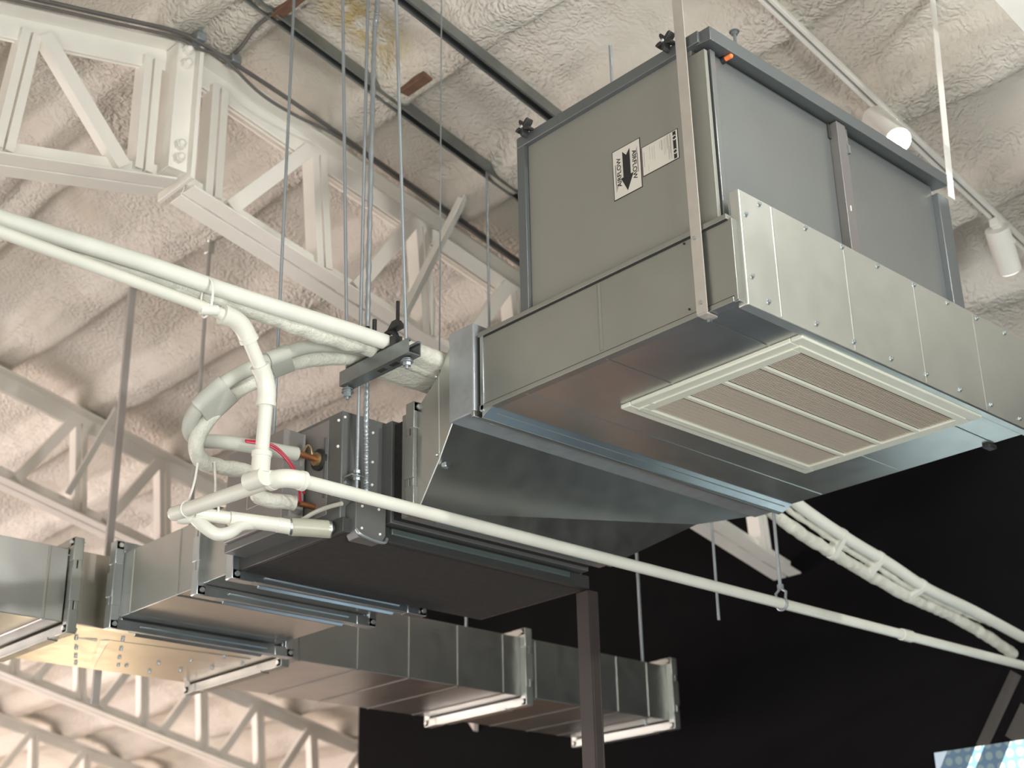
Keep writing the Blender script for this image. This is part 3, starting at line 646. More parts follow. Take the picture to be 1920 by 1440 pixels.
# lower skin is folded along the diagonal from the lower-left corner to the upper-right corner
mb = MB().add([bl0, br0, tl0, tr0, bl1, br1, tl1, tr1, blm, tlm, (3.40, 2.79, 2.965)],
              [[0, 8, 4, 10, 1], [10, 4, 5], [1, 10, 5, 7, 3], [0, 2, 9, 8], [8, 9, 6, 4], [2, 3, 7, 6, 9]])
body = mb.build('transition_body', GALV, t, ang=15)
MB().tube([tlm, blm], 0.0022, 8).tube([bl0, blm, bl1], 0.002, 8).build('folded_edge', GALV_BRIGHT, t)
p = Vector(blm); MB().box(p.x + 0.012, p.x + 0.03, p.y - 0.01, p.y + 0.008, p.z - 0.020, p.z - 0.006).build('edge_clip', FLANGE, t, bevel=0.003)
for q in (tlm, blm): MB().ball((q[0] - 0.004, q[1] + 0.006, q[2] + (0.012 if q is blm else 0)), 0.005, axis=(1, 0, 0)).build('screw', FLANGE, t)

def duct_flange(parent, axis, pos, a0, a1, b0, b1, th=0.02, w=0.032, mat=FLANGE, name='flange', corners=True, bolts=True, cleat=True):
    """rectangular flange frame: axis 0 -> plane X=pos (a=Y,b=Z); axis 1 -> plane Y=pos (a=X,b=Z)"""
    def bx(m, a_0, a_1, b_0, b_1, p0, p1):
        if axis == 1: m.box(a_0, a_1, p0, p1, b_0, b_1)
        else: m.box(p0, p1, a_0, a_1, b_0, b_1)
    m = MB()
    for s0, s1 in ((pos - th/2, pos - 0.002), (pos + 0.002, pos + th/2)):
        bx(m, a0 - w, a1 + w, b0 - w, b0, s0, s1); bx(m, a0 - w, a1 + w, b1, b1 + w, s0, s1)
        bx(m, a0 - w, a0, b0, b1, s0, s1); bx(m, a1, a1 + w, b0, b1, s0, s1)
    f = m.build(name, mat, parent, bevel=0.0015)
    k = 0.075
    for ca, sa in ((a0 - w, 1), (a1 + w, -1)):
        for cb, sb in ((b0 - w, 1), (b1 + w, -1)):
            m = MB(); q0, q1 = pos - th/2 - 0.002, pos + th/2 + 0.002
            bx(m, ca, ca + sa*k, cb - sb*0.001, cb + sb*0.028, q0, q1); bx(m, ca - sa*0.001, ca + sa*0.028, cb, cb + sb*k, q0, q1)
            c = m.build('corner_piece', mat, f, bevel=0.002)
            if bolts:
                pa, pb = ca + sa*0.014, cb + sb*0.014
                P0 = (pa, q0 - 0.007, pb) if axis == 1 else (q0 - 0.007, pa, pb); P1 = (pa, q1 + 0.007, pb) if axis == 1 else (q1 + 0.007, pa, pb)
                MB().cyl(P0, P1, 0.008, 8).build('corner_bolt', GALV_BRIGHT, f)
    if cleat:      # drive cleats closing the joint
        m = MB()
        if axis == 1:      # folded cleat with a sloping face along the bottom
            m.sweep((a0 + 0.075, pos, b0 - w), (a1 - 0.075, pos, b0 - w), [(th/2 + 0.005, 0.020), (th/2 + 0.005, 0.017), (-th/2 - 0.003, -0.006), (-th/2 - 0.003, 0.020)])
        else: bx(m, a0 + 0.09, a1 - 0.09, b0 - w - 0.003, b0 - w + 0.006, pos - th/2 - 0.003, pos + th/2 + 0.003)
        if b1 - b0 > 0.2:
            bx(m, a0 - w - 0.003, a0 - w + 0.006, b0 + 0.07, b1 - 0.07, pos - th/2 - 0.003, pos + th/2 + 0.003)
        m.build('drive_cleat', mat, f, bevel=0.001)
    return f
duct_flange(t, 1, 2.848, 2.330, 3.056, 2.815, 3.075, th=0.03, w=0.026, mat=GALV_DULL)

# ------------------------------------------------------------------ air handler
AX0, AX1, AY0, AY1, AZ0, AZ1 = 2.182, 3.085, 2.985, 3.44, 2.750, 3.090
t = thing('air_handler', 'dark grey horizontal air handler cabinet with black underside hung between the ducts', 'air handler', (2.62, 3.2, AZ0))
MB().box(AX0, AX1, AY0, AY1, AZ0 + 0.03, AZ1).build('cabinet', AHU, t, bevel=0.003)
MB().box(AX0 - 0.001, AX0 + 0.002, AY0 + 0.06, AY1 - 0.01, AZ0 + 0.06, AZ1 - 0.01).build('side_panel', AHUL, t, bevel=0.001)
base = MB().box(AX0 - 0.006, AX1 + 0.006, AY0 - 0.022, AY1 + 0.01, AZ0 - 0.006, AZ0 + 0.034).build('base_rail', plain('charcoal_rail', (0.05, 0.053, 0.053), 0.45, 0.3), t, bevel=0.002)
MB().box(AX0 + 0.012, AX1 - 0.012, AY0 - 0.004, AY1 - 0.002, AZ0 - 0.009, AZ0 - 0.004).build('insulated_underside', BLACK, base, bevel=0.002)
for x in (2.262, 2.86): MB().ball((x, AY0 - 0.0225, AZ0 + 0.016), 0.0045, axis=(0, 1, 0)).build('rail_screw', WHITE, base)
MB().box(AX0 - 0.006, AX0 - 0.001, 3.05, 3.058, 2.86, 3.03).build('side_slot_rail', CAPM, t)
for y, z in ((3.0, 3.065), (3.0, 2.99), (3.08, 2.80), (3.2, 2.98), (3.02, 2.86), (3.11, 3.0)):
    MB().ball((AX0 - 0.001, y, z), 0.0045, axis=(1, 0, 0)).build('panel_screw', WHITE, t)
for x, z in ((2.19, 3.072), (2.285, 3.05), (2.285, 2.965), (2.285, 2.90)):
    MB().ball((x, AY0 - 0.001, z), 0.0042, axis=(0, 1, 0)).build('panel_screw', WHITE, t)
# throat towards the transition: frame, canvas gap, second frame
MB().box(2.318, 3.068, 2.942, 2.987, 2.79, 3.082).build('throat_frame', AHU, t, bevel=0.002)
MB().box(2.318, 3.068, 2.868, 2.898, 2.79, 3.082).build('connector_frame', AHUL, t, bevel=0.002)
MB().box(2.328, 3.058, 2.898, 2.942, 2.80, 3.072).build('flexible_connector', BLACK, t)
MB().box(2.33, 3.0, AY0 - 0.034, AY0 - 0.012, AZ0 + 0.012, AZ0 + 0.03).build('drain_pan_lip', plain('teal_grey_steel', (0.12, 0.15, 0.15), 0.4, 0.5), t, bevel=0.003)
# hanging bracket at the near left corner
b = MB().box(2.188, 2.228, 2.945, 2.987, 2.897, 2.902).box(2.188, 2.228, 2.981, 2.987, 2.85, 2.902)
hb = b.build('hanging_bracket', GALV_DULL, t, bevel=0.001)
for z in (2.885, 2.862): MB().cyl((2.196, 2.981, z), (2.196, 2.970, z), 0.008, 6).build('bracket_bolt', FLANGE, hb)
# junction box on the front, low left
jx0, jx1, jz0, jz1, jy = 2.20, 2.30, 2.728, 2.842, 2.94
pts = [(jx0+.012, jz0), (jx1-.012, jz0), (jx1, jz0+.02), (jx1, jz1-.02), (jx1-.02, jz1), (jx0+.02, jz1), (jx0, jz1-.02), (jx0, jz0+.02)]
vs = [(a, jy, b) for a, b in pts] + [(a, 2.984, b) for a, b in pts]; n = 8
jb = MB().add(vs, [list(range(n)), list(range(n, 2*n))[::-1]] + [[i, (i+1) % n, (i+1) % n + n, i+n] for i in range(n)]).build('junction_box', AHU, t, bevel=0.002)
for dx, dz in ((-.03, -.03), (.03, -.035), (-.03, .03), (.025, .032)):
    MB().ball(((jx0+jx1)/2 + dx, jy - 0.001, (jz0+jz1)/2 + dz), 0.004, axis=(0, 1, 0)).build('box_screw', WHITE, jb)
MB().tube(smooth_path([(jx0, jy-.004, jz0+.02), (jx0+.01, jy-.012, jz0+.005), (2.26, jy-.012, jz0-.004), (jx1-.012, jy-.012, jz0-.002), (jx1, jy-.006, jz0+.012)], 5), 0.004, 8).build('box_latch', ROD, jb)
# control box on the left side
cx0, cx1, cy0, cy1, cz0, cz1 = 2.098, 2.171, 3.135, 3.41, 2.80, 3.062
cb = MB().box(cx0, cx1, cy0, cy1, cz0, cz1).build('control_box', AHUL, t, bevel=0.003)
py0, py1, pz0, pz1 = 3.225, 3.30, 2.87, 2.935
m = MB(); 
for a in ((py0, py1, pz0, pz0+.0015), (py0, py1, pz1-.0015, pz1), (py0, py0+.0015, pz0, pz1), (py1-.0015, py1, pz0, pz1)): m.box(cx0 - 0.0012, cx0, a[0], a[1], a[2], a[3])
m.build('box_label_outline', LABELM, cb)
for i in range(5):
    y = py0 + 0.008 + i * 0.007; MB().box(cx0 - 0.0012, cx0, y, y + 0.0025, pz1 - 0.012 - 0.008 * (5 - i), pz1 - 0.006).build('box_label_stroke', LABELM, cb)
MB().box(cx0 - 0.001, cx0, 3.36, 3.39, 2.99, 3.03).build('corner_label', LABELM, cb)
MB().box(cx0 - 0.0015, cx0 - 0.0008, 3.366, 3.384, 2.995, 3.005).build('corner_label_mark', INK, cb)
# copper stub with rubber grommet
c0 = Vector((AX0, 3.078, 2.972))
MB().cyl(c0, c0 + Vector((-0.012, 0, 0)), 0.03, 20).build('rubber_grommet', RUBBER, t)
MB().cyl(c0 + Vector((-0.010, 0, 0)), c0 + Vector((-0.020, 0, 0)), 0.019, 16).build('brass_collar', BRASS, t)
MB().cyl(c0, c0 + Vector((-0.09, 0, 0.003)), 0.009, 12).build('copper_stub', COPPER, t)
MB().tube(smooth_path([c0 + Vector((-0.03, 0, 0.008)), c0 + Vector((-0.035, 0, 0.03)), c0 + Vector((-0.04, 0.01, 0.036)), c0 + Vector((-0.05, 0.015, 0.01))], 5), 0.003, 8).build('service_port', BRASS, t)
c1 = Vector((AX0, 3.10, 2.845)); MB().cyl(c1, c1 + Vector((-0.05, 0, 0)), 0.008, 12).build('copper_stub', COPPER, t)
# lower trunk piece and lid seen beside the black tray
MB().box(cx0 + 0.01, AX0, 3.12, 3.42, 2.775, 2.80).build('control_box_base', AHU, t, bevel=0.002)

# ------------------------------------------------------------------ supply duct sections
def duct_section(name_label, x0, x1, y0, y1, z0, z1, mat=GALV, seams=(), axis=1, group='supply duct sections', bottom_mat=None):
    t = thing('duct_section', name_label, 'duct', ((x0+x1)/2, (y0+y1)/2, z0), group)
    MB().box(x0, x1, y0, y1, z0, z1).build('duct_body', mat, t, bevel=0.002)
    for s in seams:
        m = MB()
        if axis == 1:
            m.sweep((x0, s, z0 + 0.004), (x0, s, z1 - 0.004), [(-0.004, -0.001), (0.004, -0.001), (0.002, 0.003), (-0.002, 0.003)], up=(-1, 0, 0))
            m.sweep((x0, s, z0), (x1, s, z0), [(-0.004, -0.001), (0.004, -0.001), (0.002, 0.003), (-0.002, 0.003)], up=(0, 0, -1))
        else:
            m.sweep((s, y0, z0 + 0.004), (s, y0, z1 - 0.004), [(-0.006, -0.001), (0.006, -0.001), (0.002, 0.003), (-0.002, 0.003)], up=(0, -1, 0))
            m.sweep((s, y0, z0), (s, y1, z0), [(-0.006, -0.001), (0.006, -0.001), (0.002, 0.003), (-0.002, 0.003)], up=(0, 0, -1))
        m.build('seam', mat, t)
    return t
SX0, SX1, SZ0, SZ1 = 2.20, 2.80, 2.755, 2.965
t = duct_section('short galvanized duct piece between the air handler and the next flange', SX0 - 0.01, SX1 + 0.01, 3.465, 3.66, SZ0, SZ1)
duct_flange(t, 1, 3.465, SX0 - 0.012, SX1 + 0.03, SZ0 - 0.002, SZ1, th=0.03)
t = duct_section('galvanized duct section behind the pipe loop with a flange at each end', SX0, SX1, 3.675, 4.17, SZ0, SZ1, seams=(3.82, 4.10))
duct_flange(t, 1, 3.668, SX0, SX1 - 0.01, SZ0 - 0.004, SZ1, th=0.03)
duct_flange(t, 1, 4.18, SX0, SX1 + 0.03, SZ0 - 0.006, SZ1 + 0.004, th=0.034)
MY0, MY1, MZ0, MZ1 = 4.29, 4.86, 2.745, 2.985
# tee
t = thing('duct_tee', 'galvanized tee fitting with screwed gussets underneath, glowing gold in the warm light', 'duct', (2.5, 4.5, MZ0), 'supply duct sections')
MB().box(2.105, 2.885, MY0, MY1, MZ0, MZ1).build('tee_body', GALV_WARM_LIT, t, bevel=0.002)
MB().hexa([(2.225, 4.195, MZ0 + 0.002), (2.81, 4.195, MZ0 + 0.002), (2.81, MY0, MZ0 + 0.002), (2.225, MY0, MZ0 + 0.002)],
          [(2.225, 4.195, MZ1 - 0.02), (2.81, 4.195, MZ1 - 0.02), (2.81, MY0, MZ1 - 0.02), (2.225, MY0, MZ1 - 0.02)]).build('tee_branch', GALV, t, bevel=0.002)
def bottom_tri(pts, z, dz, mat, name):
    n = len(pts); vs = [(p.x, p.y, z) for p in pts] + [(p.x, p.y, z - d) for p, d in zip(pts, dz)]
    MB().add(vs, [list(range(n)), list(range(n, 2*n))[::-1]] + [[i, (i+1) % n, (i+1) % n + n, i+n] for i in range(n)]).build(name, mat, t, smooth=False)
A = lambda x, y: at(x, y, 2, MZ0)
bottom_tri([A(138, 1195), A(182, 1200), A(165, 1253)], MZ0, (0.001, 0.006, 0.002), GALV_WARM_LIT, 'gusset_plate')
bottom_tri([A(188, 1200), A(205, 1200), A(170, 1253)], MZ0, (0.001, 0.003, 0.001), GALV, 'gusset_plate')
bottom_tri([A(205, 1200), A(470, 1235), A(175, 1253)], MZ0, (0.001, 0.002, 0.003), GALV_WARM_LIT, 'gusset_plate')
for px, py in ((143,1195),(143,1213),(142,1229),(142,1242),(230,1198),(227,1215),(224,1231),(222,1245),(237,1246),(297,1241),(338,1256),(358,1236),(398,1251),(420,1229),(280,1258),(455,1244)):
    p = A(px, py); MB().cyl((p.x, p.y, MZ0), (p.x, p.y, MZ0 - 0.009), 0.006, 6).build('gusset_screw', ROD, t)
# left run, right runs
t = duct_section('galvanized duct running out of the photo at the left', 0.6, 2.07, MY0, MY1, MZ0, MZ1, mat=GALV, seams=(1.12, 2.005, 1.5), axis=0)
duct_flange(t, 0, 2.088, MY0, MY1, MZ0 - 0.006, MZ1, th=0.03, mat=GALV_DULL)
t = duct_section('long galvanized duct running from the tee in front of the black wall', 2.905, 4.055, MY0, MY1, MZ0, MZ1, mat=GALV, seams=(2.975, 3.236, 3.477, 3.72, 3.96), axis=0)
duct_flange(t, 0, 2.895, MY0, MY1, MZ0 - 0.006, MZ1, th=0.03, mat=GALV_DULL)
duct_flange(t, 0, 4.07, MY0, MY1, MZ0 - 0.006, MZ1, th=0.034, mat=GALV_BRIGHT)
t = duct_section('last galvanized duct piece ending open in front of the black wall', 4.085, 4.95, MY0, MY1, MZ0, MZ1, mat=GALV_DULL, seams=(4.14, 4.40, 4.622, 4.815), axis=0)
duct_flange(t, 0, 4.96, MY0, MY1, MZ0 - 0.006, MZ1, th=0.034, mat=GALV_BRIGHT)

# ------------------------------------------------------------------ post under the air handler corner
m = MB().box(3.075, 3.083, 2.955, 3.005, 0, 2.738).box(3.083, 3.112, 2.955, 2.960, 0, 2.738).box(3.112, 3.118, 2.955, 3.005, 0, 2.738).box(3.083, 3.112, 2.99, 3.005, 0, 2.738)
top_mesh(m, 'support_post', POST, 'dark brown steel post standing under the right corner of the air handler', 'post', bevel=0.0015)

# ------------------------------------------------------------------ trapeze hanger
t = thing('trapeze_hanger', 'short grey slotted strut hanging under the white insulated pipes', 'hanger', (2.14, 2.78, 3.125))
HX, HY0, HY1, HZ = 2.145, 2.635, 2.925, 3.125
MB().sweep((HX, HY0, HZ), (HX, HY1, HZ), strut_prof(0.041, 0.041)).build('strut_body', STRUT, t)
m = MB()
for i in range(2): m.box(HX - 0.007, HX + 0.007, HY0 + 0.068 + 0.05*i, HY0 + 0.096 + 0.05*i, HZ - 0.001, HZ + 0.001)
m.build('strut_slot_shade', DARKGAP, t)
m = MB().bar((HX, HY0 + 0.06, HZ + 0.046), (HX, HY1 - 0.02, HZ + 0.046), 0.03, 0.012)
m.build('pipe_pad', RUBBER, t, bevel=0.002)
r1 = rod(HX, HY0 + 0.03, HZ - 0.03, roof_z(2.15) + 0.0, 'thin grey rod carrying the near end of the short trapeze strut', dx=-0.045, dy=0.03)
nut(r1, HX, HY0 + 0.03, HZ - 0.022, 0.011, 0.010); nut(r1, HX, HY0 + 0.03, HZ - 0.011, 0.009, 0.005)
r2 = rod(HX, HY1 - 0.01, HZ - 0.035, roof_z(2.15) + 0.0, 'thin grey rod carrying the far end of the short trapeze strut', dx=-0.052, dy=0.02)
nut(r2, HX, HY1 - 0.01, HZ - 0.028, 0.011, 0.012); nut(r2, HX, HY1 - 0.01, HZ - 0.014, 0.010, 0.006)
# black cushion clamp around the nearest pipe
m = MB()
pc = Vector((HX, 2.74, 3.192))
m.tube([pc + Vector((0, 0.031*math.cos(a), 0.031*math.sin(a))) for a in [i*math.pi*2/24 for i in range(25)]], 0.008, 8, caps=False)
m.box(HX-0.012, HX+0.012, 2.70, 2.722, HZ+0.04, 3.20)
m.hexa([(HX-0.012, 2.685, 3.222), (HX+0.012, 2.685, 3.222), (HX+0.012, 2.735, 3.222), (HX-0.012, 2.735, 3.222)], [(HX-0.008, 2.70, 3.245), (HX+0.008, 2.70, 3.245), (HX+0.008, 2.72, 3.245), (HX-0.008, 2.72, 3.245)])
m.cyl((HX, 2.705, 3.24), (HX, 2.705, 3.30), 0.005, 8); m.cyl((HX-0.01, 2.79, 3.20), (HX-0.01, 2.79, 3.275), 0.006, 8); m.cyl((HX-0.01, 2.82, 3.19), (HX-0.01, 2.82, 3.265), 0.006, 8)
m.build('pipe_clamp', RUBBER, t)

# ------------------------------------------------------------------ more rods
r = rod(2.15, 3.265, 3.02, Z1(2.22), 'thin grey rod coming down behind the control box of the air handler', dx=0.0, dy=0.0)
r = rod(2.205, 2.945, 2.853, roof_z(2.2), 'grey rod bolted to the bracket on the near left corner of the air handler')
nut(r, 2.205, 2.945, 2.884); nut(r, 2.205, 2.945, 2.903, washer=False)
r = rod(3.09, 3.39, 3.09, Z1(3.09), 'thin grey rod just left of the filter box, hanging from the longer strut channel')
r = rod(2.33, 2.757, 3.15, roof_z(2.46), 'very thin pale wire running down to the top corner of the transition duct', r=0.0022, dx=0.13, dy=0.143, mat=ROD, name='hanger_wire')
r = rod(2.93, 2.62, 3.21, roof_z(2.93), 'thin grey rod rising behind the left part of the filter box top')
r = rod(3.86, 3.1, 2.795, roof_z(3.86), 'loose rod end hanging in front of the black wall above the drain pipe')
r = rod(4.87, 4.36, MZ0 - 0.02, roof_z(4.87), 'dark rod down the front of the last duct piece near its open end', r=0.006)
r = rod(4.30, 4.90, MZ1, roof_z(4.30), 'thin dark rod seen between the two duct flanges in front of the black wall', r=0.006)
kp = at(1377, 62, 1, 2.0)
r = rod(kp.x, 2.0, FZ1 + 0.01, kp.z + 0.004, 'short rod stub with a nut poking up behind the right edge of the filter box')
nut(r, kp.x, 2.0, kp.z - 0.006)
# wide grey strap, strut-like hanger left, and rod with bright top clip
t = thing('strut_hanger', 'tall grey flat strap at the left running from foam ceiling down behind the duct', 'strap', (2.69, 5.24, 2.8))
MB().box(2.675, 2.705, 5.22, 5.235, 2.7, roof_z(2.69) + 0.05).build('strap_band', TRUSS_G, t)
t = thing('hanger_rod', 'grey rod with a bright clip on top, hanging behind the white pipe bend', 'rod', (2.72, 4.66, 3.0))
MB().cyl((2.72, 4.66, MZ1), (2.72, 4.66, 4.47), 0.008, 8).build('rod_shaft', TRUSS_G, t)
MB().box(2.705, 2.735, 4.645, 4.675, 4.43, 4.50).ball((2.71, 4.64, 4.49), 0.018).build('top_clip', GALV_BRIGHT, t, bevel=0.003)
# armoured conduit down to the junction box
pts = smooth_path([(2.245, 2.93, 4.62), (2.232, 2.935, 4.40), (2.216, 2.925, 4.2), (2.214, 2.925, 3.4), (2.216, 2.925, 3.1), (2.235, 2.945, 2.95), (2.246, 2.955, 2.842)], 40)
rs = [0.0075 + 0.0012 * math.sin(i * 1.9) for i in range(len(pts))]
top_mesh(MB().tube(pts, rs, 10), 'armoured_conduit', ROD, 'ribbed metal conduit running down beside the rod to the air handler junction box', 'conduit')
top_mesh(MB().tube(smooth_path([at(641, 944, 0, 2.172), at(615, 951, 0, 2.165), at(590, 961, 0, 2.155), at(566, 975, 0, 2.14)], 10), 0.006, 8), 'flexible_lead', INSULD, 'pale cable curving from the air handler side to below the control box', 'cable')
top_mesh(MB().tube(smooth_path([at(460, 826, 1, 3.05), at(505, 832, 1, 3.04), at(535, 855, 1, 3.03), at(560, 895, 1, 3.04), at(570, 925, 1, 3.06)], 10), 0.0035, 8)
         .tube(smooth_path([at(461, 828, 1, 3.05), at(507, 837, 1, 3.03), at(538, 863, 1, 3.02), at(558, 900, 1, 3.03), at(563, 940, 1, 3.06)], 10), 0.0035, 8),
         'red_wire_pair', REDW, 'pair of red wires arching in front of the control box', 'wire')

# ------------------------------------------------------------------ insulated refrigerant lines
def pipe_thing(name, label, pts, r, mat, cat='pipe', group=None, k=8, wob=0.0, step=None, n=18, smooth=True):
    P = smooth_path(pts, k) if smooth else dense(pts)
    if step: P = dense(P, step)
    return P, top_mesh(MB().tube(P, r, n, wob=wob), name, mat, label, cat, group)
right_top = [(1496,946),(1589,1010),(1667,1057),(1737,1103),(1822,1144)]
L1 = [(0.55, 2.74, 3.165), (1.09, 2.74, 3.172), (1.40, 2.74, 3.182), (1.70, 2.74, 3.182), (2.0, 2.74, 3.190), (2.3, 2.753, 3.203), (2.6, 2.745, 3.30), (3.0, 2.75, 3.31), (3.5, 2.75, 3.22)]
L1 += [tuple(at(x, y, 1, 2.74)) for x, y in right_top] + [(5.25, 2.74, 2.87)]
L1[6:9] = [(2.42, 2.765, 3.225), (2.62, 2.77, 3.27), (3.05, 2.77, 3.30), (3.5, 2.76, 3.26)]
P1, _ = pipe_thing('insulated_pipe', 'upper smooth white insulated pipe that runs the whole width behind the transition duct', L1, 0.0205, INSUL, group='white insulated refrigerant lines')
L2 = [(0.55, 2.785, 3.165), (1.2, 2.785, 3.175)] + [tuple(at(x, y, 1, Y)) for x, y, Y in ((430, 568, 2.768), (520, 599, 2.768), (600, 628, 2.77), (660, 645, 2.775))] + [(2.14, 2.788, 3.188), (2.5, 2.80, 3.20), (3.0, 2.82, 3.30), (3.45, 2.81, 3.24)]
right_low = [(1457,968),(1550,1030),(1628,1076),(1698,1115),(1783,1154),(1850,1192)]
L2 += [tuple(at(x, y, 1, 2.79)) for x, y in right_low] + [(5.25, 2.79, 2.815)]
P2, _ = pipe_thing('insulated_pipe', 'lower insulated pipe in crinkled wrapping tight under the upper one', L2, 0.0215, WRAP, group='white insulated refrigerant lines', wob=0.22, step=0.008)
LC = [tuple(at(x, y, 1, 2.765)) for x, y in ((1470,950),(1570,1018),(1648,1066),(1718,1108),(1800,1146),(1860,1170))]
P3, _ = pipe_thing('wrapped_cable', 'twisted pale cable bundled between the two insulated pipes on the right', LC, 0.011, WRAP, cat='cable', wob=0.5, step=0.008)
hose_o = [(2.40, 2.86, 3.21, 0), ]
def pl(lst): return [tuple(at(x, y, 1, Y)) for x, y, Y in lst]
LO = [(2.42, 2.85, 3.195), (2.25, 2.845, 3.190)] + pl([(683,657,2.84),(600,647,2.84),(533,663,2.85),(487,683,2.87),(433,710,2.90),(390,743,2.94),(363,777,2.99),(355,807,3.04),(372,825,3.075),(420,829,3.09),(480,838,3.09),(556,851,3.085)])
P4, o4 = pipe_thing('insulated_pipe', 'outer smooth insulated pipe of the loop, ending at the copper stub', LO, 0.0185, INSULD, group='white insulated refrigerant lines')
LI = [(2.42, 2.89, 3.19), (2.25, 2.89, 3.187)] + pl([(680,674,2.885),(600,672,2.885),(533,685,2.90),(487,709,2.92),(433,740,2.95),(403,770,2.98),(378,805,3.01),(367,838,3.04),(380,866,3.07),(417,876,3.09),(473,890,3.11)]) + [(2.02, 3.12, 2.845), (2.12, 3.105, 2.845)]
P5, o5 = pipe_thing('insulated_pipe', 'inner crinkled insulated pipe of the loop, ending behind the white drain tee', LI, 0.0205, WRAP, group='white insulated refrigerant lines', wob=0.14, step=0.012)
# tape bands holding pipes together
def band_tape(pa, pb, ra, rb, half, axis, label, mat=INSULD):
    pa = Vector(pa); pb = Vector(pb); ax = Vector(axis).normalized(); d = (pb - pa); d = (d - ax * d.dot(ax)).normalized(); u = ax.cross(d)
    prof = []
    for i in range(13): a = math.pi/2 + math.pi * i / 12; prof.append(pa + (d * math.cos(a) + u * math.sin(a)) * (ra + 0.0025))
    for i in range(13): a = -math.pi/2 + math.pi * i / 12; prof.append(pb + (d * math.cos(a) + u * math.sin(a)) * (rb + 0.0025))
    n = len(prof); vs = [p - ax * half for p in prof] + [p + ax * half for p in prof]
    m = MB().add(vs, [[i, (i+1) % n, (i+1) % n + n, i+n] for i in range(n)] + [list(range(n))[::-1], list(range(n, 2*n))])
    return top_mesh(m, 'tape_band', mat, label, 'tape', 'tape bands around the pipes')
band_tape((2.275, 2.752, 3.201), (2.275, 2.872, 3.186), 0.0215, 0.0215, 0.098, (1, 0, 0), 'wide cream wrap around all pipes between the strut hanger and the transition duct', WRAP)
def near(P, x, y):
    def pr(p):
        c = p - CAM_C; return (c.dot(RV) / c.dot(FV) * FPX + 960, c.dot(DV) / c.dot(FV) * FPX + 720)
    i = min(range(1, len(P) - 1), key=lambda k: (pr(P[k])[0]-x)**2 + (pr(P[k])[1]-y)**2)
    return P[i], (P[i+1] - P[i-1]).normalized()
for (x1, y1, x2, y2, h, lab) in ((393,740,412,762,0.045,'pale tape band on the steep left part of the pipe loop'), (520,668,528,688,0.03,'pale tape band near the top of the pipe loop')):
    a, ta = near(P4, x1, y1); b, tb = near(P5, x2, y2); band_tape(a, b, 0.0185, 0.0205, h, ta, lab)
for (x1, y1, x2, y2, lab) in ((1580,1000,1560,1035,'first tape band from the left on the pipes in front of the black wall'), (1648,1045,1625,1072,'middle tape band on the pipes in front of the black wall'), (1726,1095,1700,1115,'last tape band on the pipes before they spread apart')):
    a, ta = near(P1, x1, y1); b, tb = near(P2, x2, y2); band_tape(a, b, 0.0205, 0.0205, 0.010, ta, lab, INSUL)

# ------------------------------------------------------------------ white PVC condensate drain
t = thing('drain_pipe', 'white plastic condensate drain pipe with elbows, tee and long run across the photo', 'pipe', (1.84, 2.80, 2.74))
PZ = 2.762
elR = at(533, 893, 2, PZ); yP = elR.y
run_end = Vector((5.25, yP, PZ - 0.0))
MB().cyl(elR + Vector((0.045, 0, 0)), run_end, 0.0168, 20).build('long_run', PVC, t)
tee = at(487, 896, 2, PZ); endL = at(328, 963, 2, PZ)
MB().cyl(elR + (endL - elR).normalized()*0.045, endL, 0.0185, 20).build('side_run', PVC, t)
e1 = Vector(elR); dL = (endL - elR).normalized(); dR = Vector((1, 0, 0))
cen = e1
def qbez(a, b, c, n=12): return [a*(1-u)**2 + b*2*u*(1-u) + c*u*u for u in [i/n for i in range(n+1)]]
MB().tube([e1 + dL*0.05] + qbez(e1 + dL*0.045, e1, e1 + dR*0.045) + [e1 + dR*0.055], 0.0225, 20).build('elbow', PVC, t)
MB().cyl(e1 + dR*0.045, e1 + dR*0.057, 0.0243, 20).build('elbow_rim', PVC, t)
MB().cyl(e1 + dL*0.038, e1 + dL*0.050, 0.0243, 20).build('elbow_rim', PVC, t)
kL = at(502, 722, 1, yP + 0.02); riser_b = tee + (kL - tee).normalized()*0.03
MB().cyl(riser_b, kL.lerp(riser_b, 0.15), 0.0168, 20).build('riser', PVC, t)
MB().cyl(tee + (kL - tee).normalized()*0.014, tee + (kL - tee).normalized()*0.06, 0.0225, 20).cyl(tee + dL*0.04, tee - dL*0.02, 0.0232, 20).cyl(tee + (kL - tee).normalized()*0.052, tee + (kL - tee).normalized()*0.064, 0.0245, 20).build('tee', PVC, t)
jP = at(452, 602, 1, 2.72)
MB().cyl(kL.lerp(jP, 0.13), jP.lerp(kL, 0.13), 0.0168, 20).build('slanted_riser', PVC, t)
def elbow(c, d1, d2, r=0.0225, l=0.05):
    c = Vector(c); d1 = Vector(d1).normalized(); d2 = Vector(d2).normalized()
    MB().tube([c + d1*l] + qbez(c + d1*l*0.7, c, c + d2*l*0.7, 8) + [c + d2*l], r, 20).build('elbow', PVC, t)
    MB().cyl(c + d1*(l-0.008), c + d1*(l+0.003), r*1.07, 20).build('elbow_rim', PVC, t)
    MB().cyl(c + d2*(l-0.008), c + d2*(l+0.003), r*1.07, 20).build('elbow_rim', PVC, t)
elbow(kL, riser_b - kL, jP - kL)
tl = at(0, 434, 1, 2.715); tl2 = at(-160, 380, 1, 2.715)
elbow(jP, kL - jP, tl - jP)
MB().cyl(jP + (tl - jP).normalized()*0.035, tl + (tl - jP) * 0.4, 0.0138, 20).build('upper_run', PVC, t)
# coupling on the right run
c = at(1700, 1200, 1, yP); MB().cyl((c.x - 0.03, yP, PZ), (c.x + 0.03, yP, PZ), 0.0205, 20).build('coupling', PVC, t)
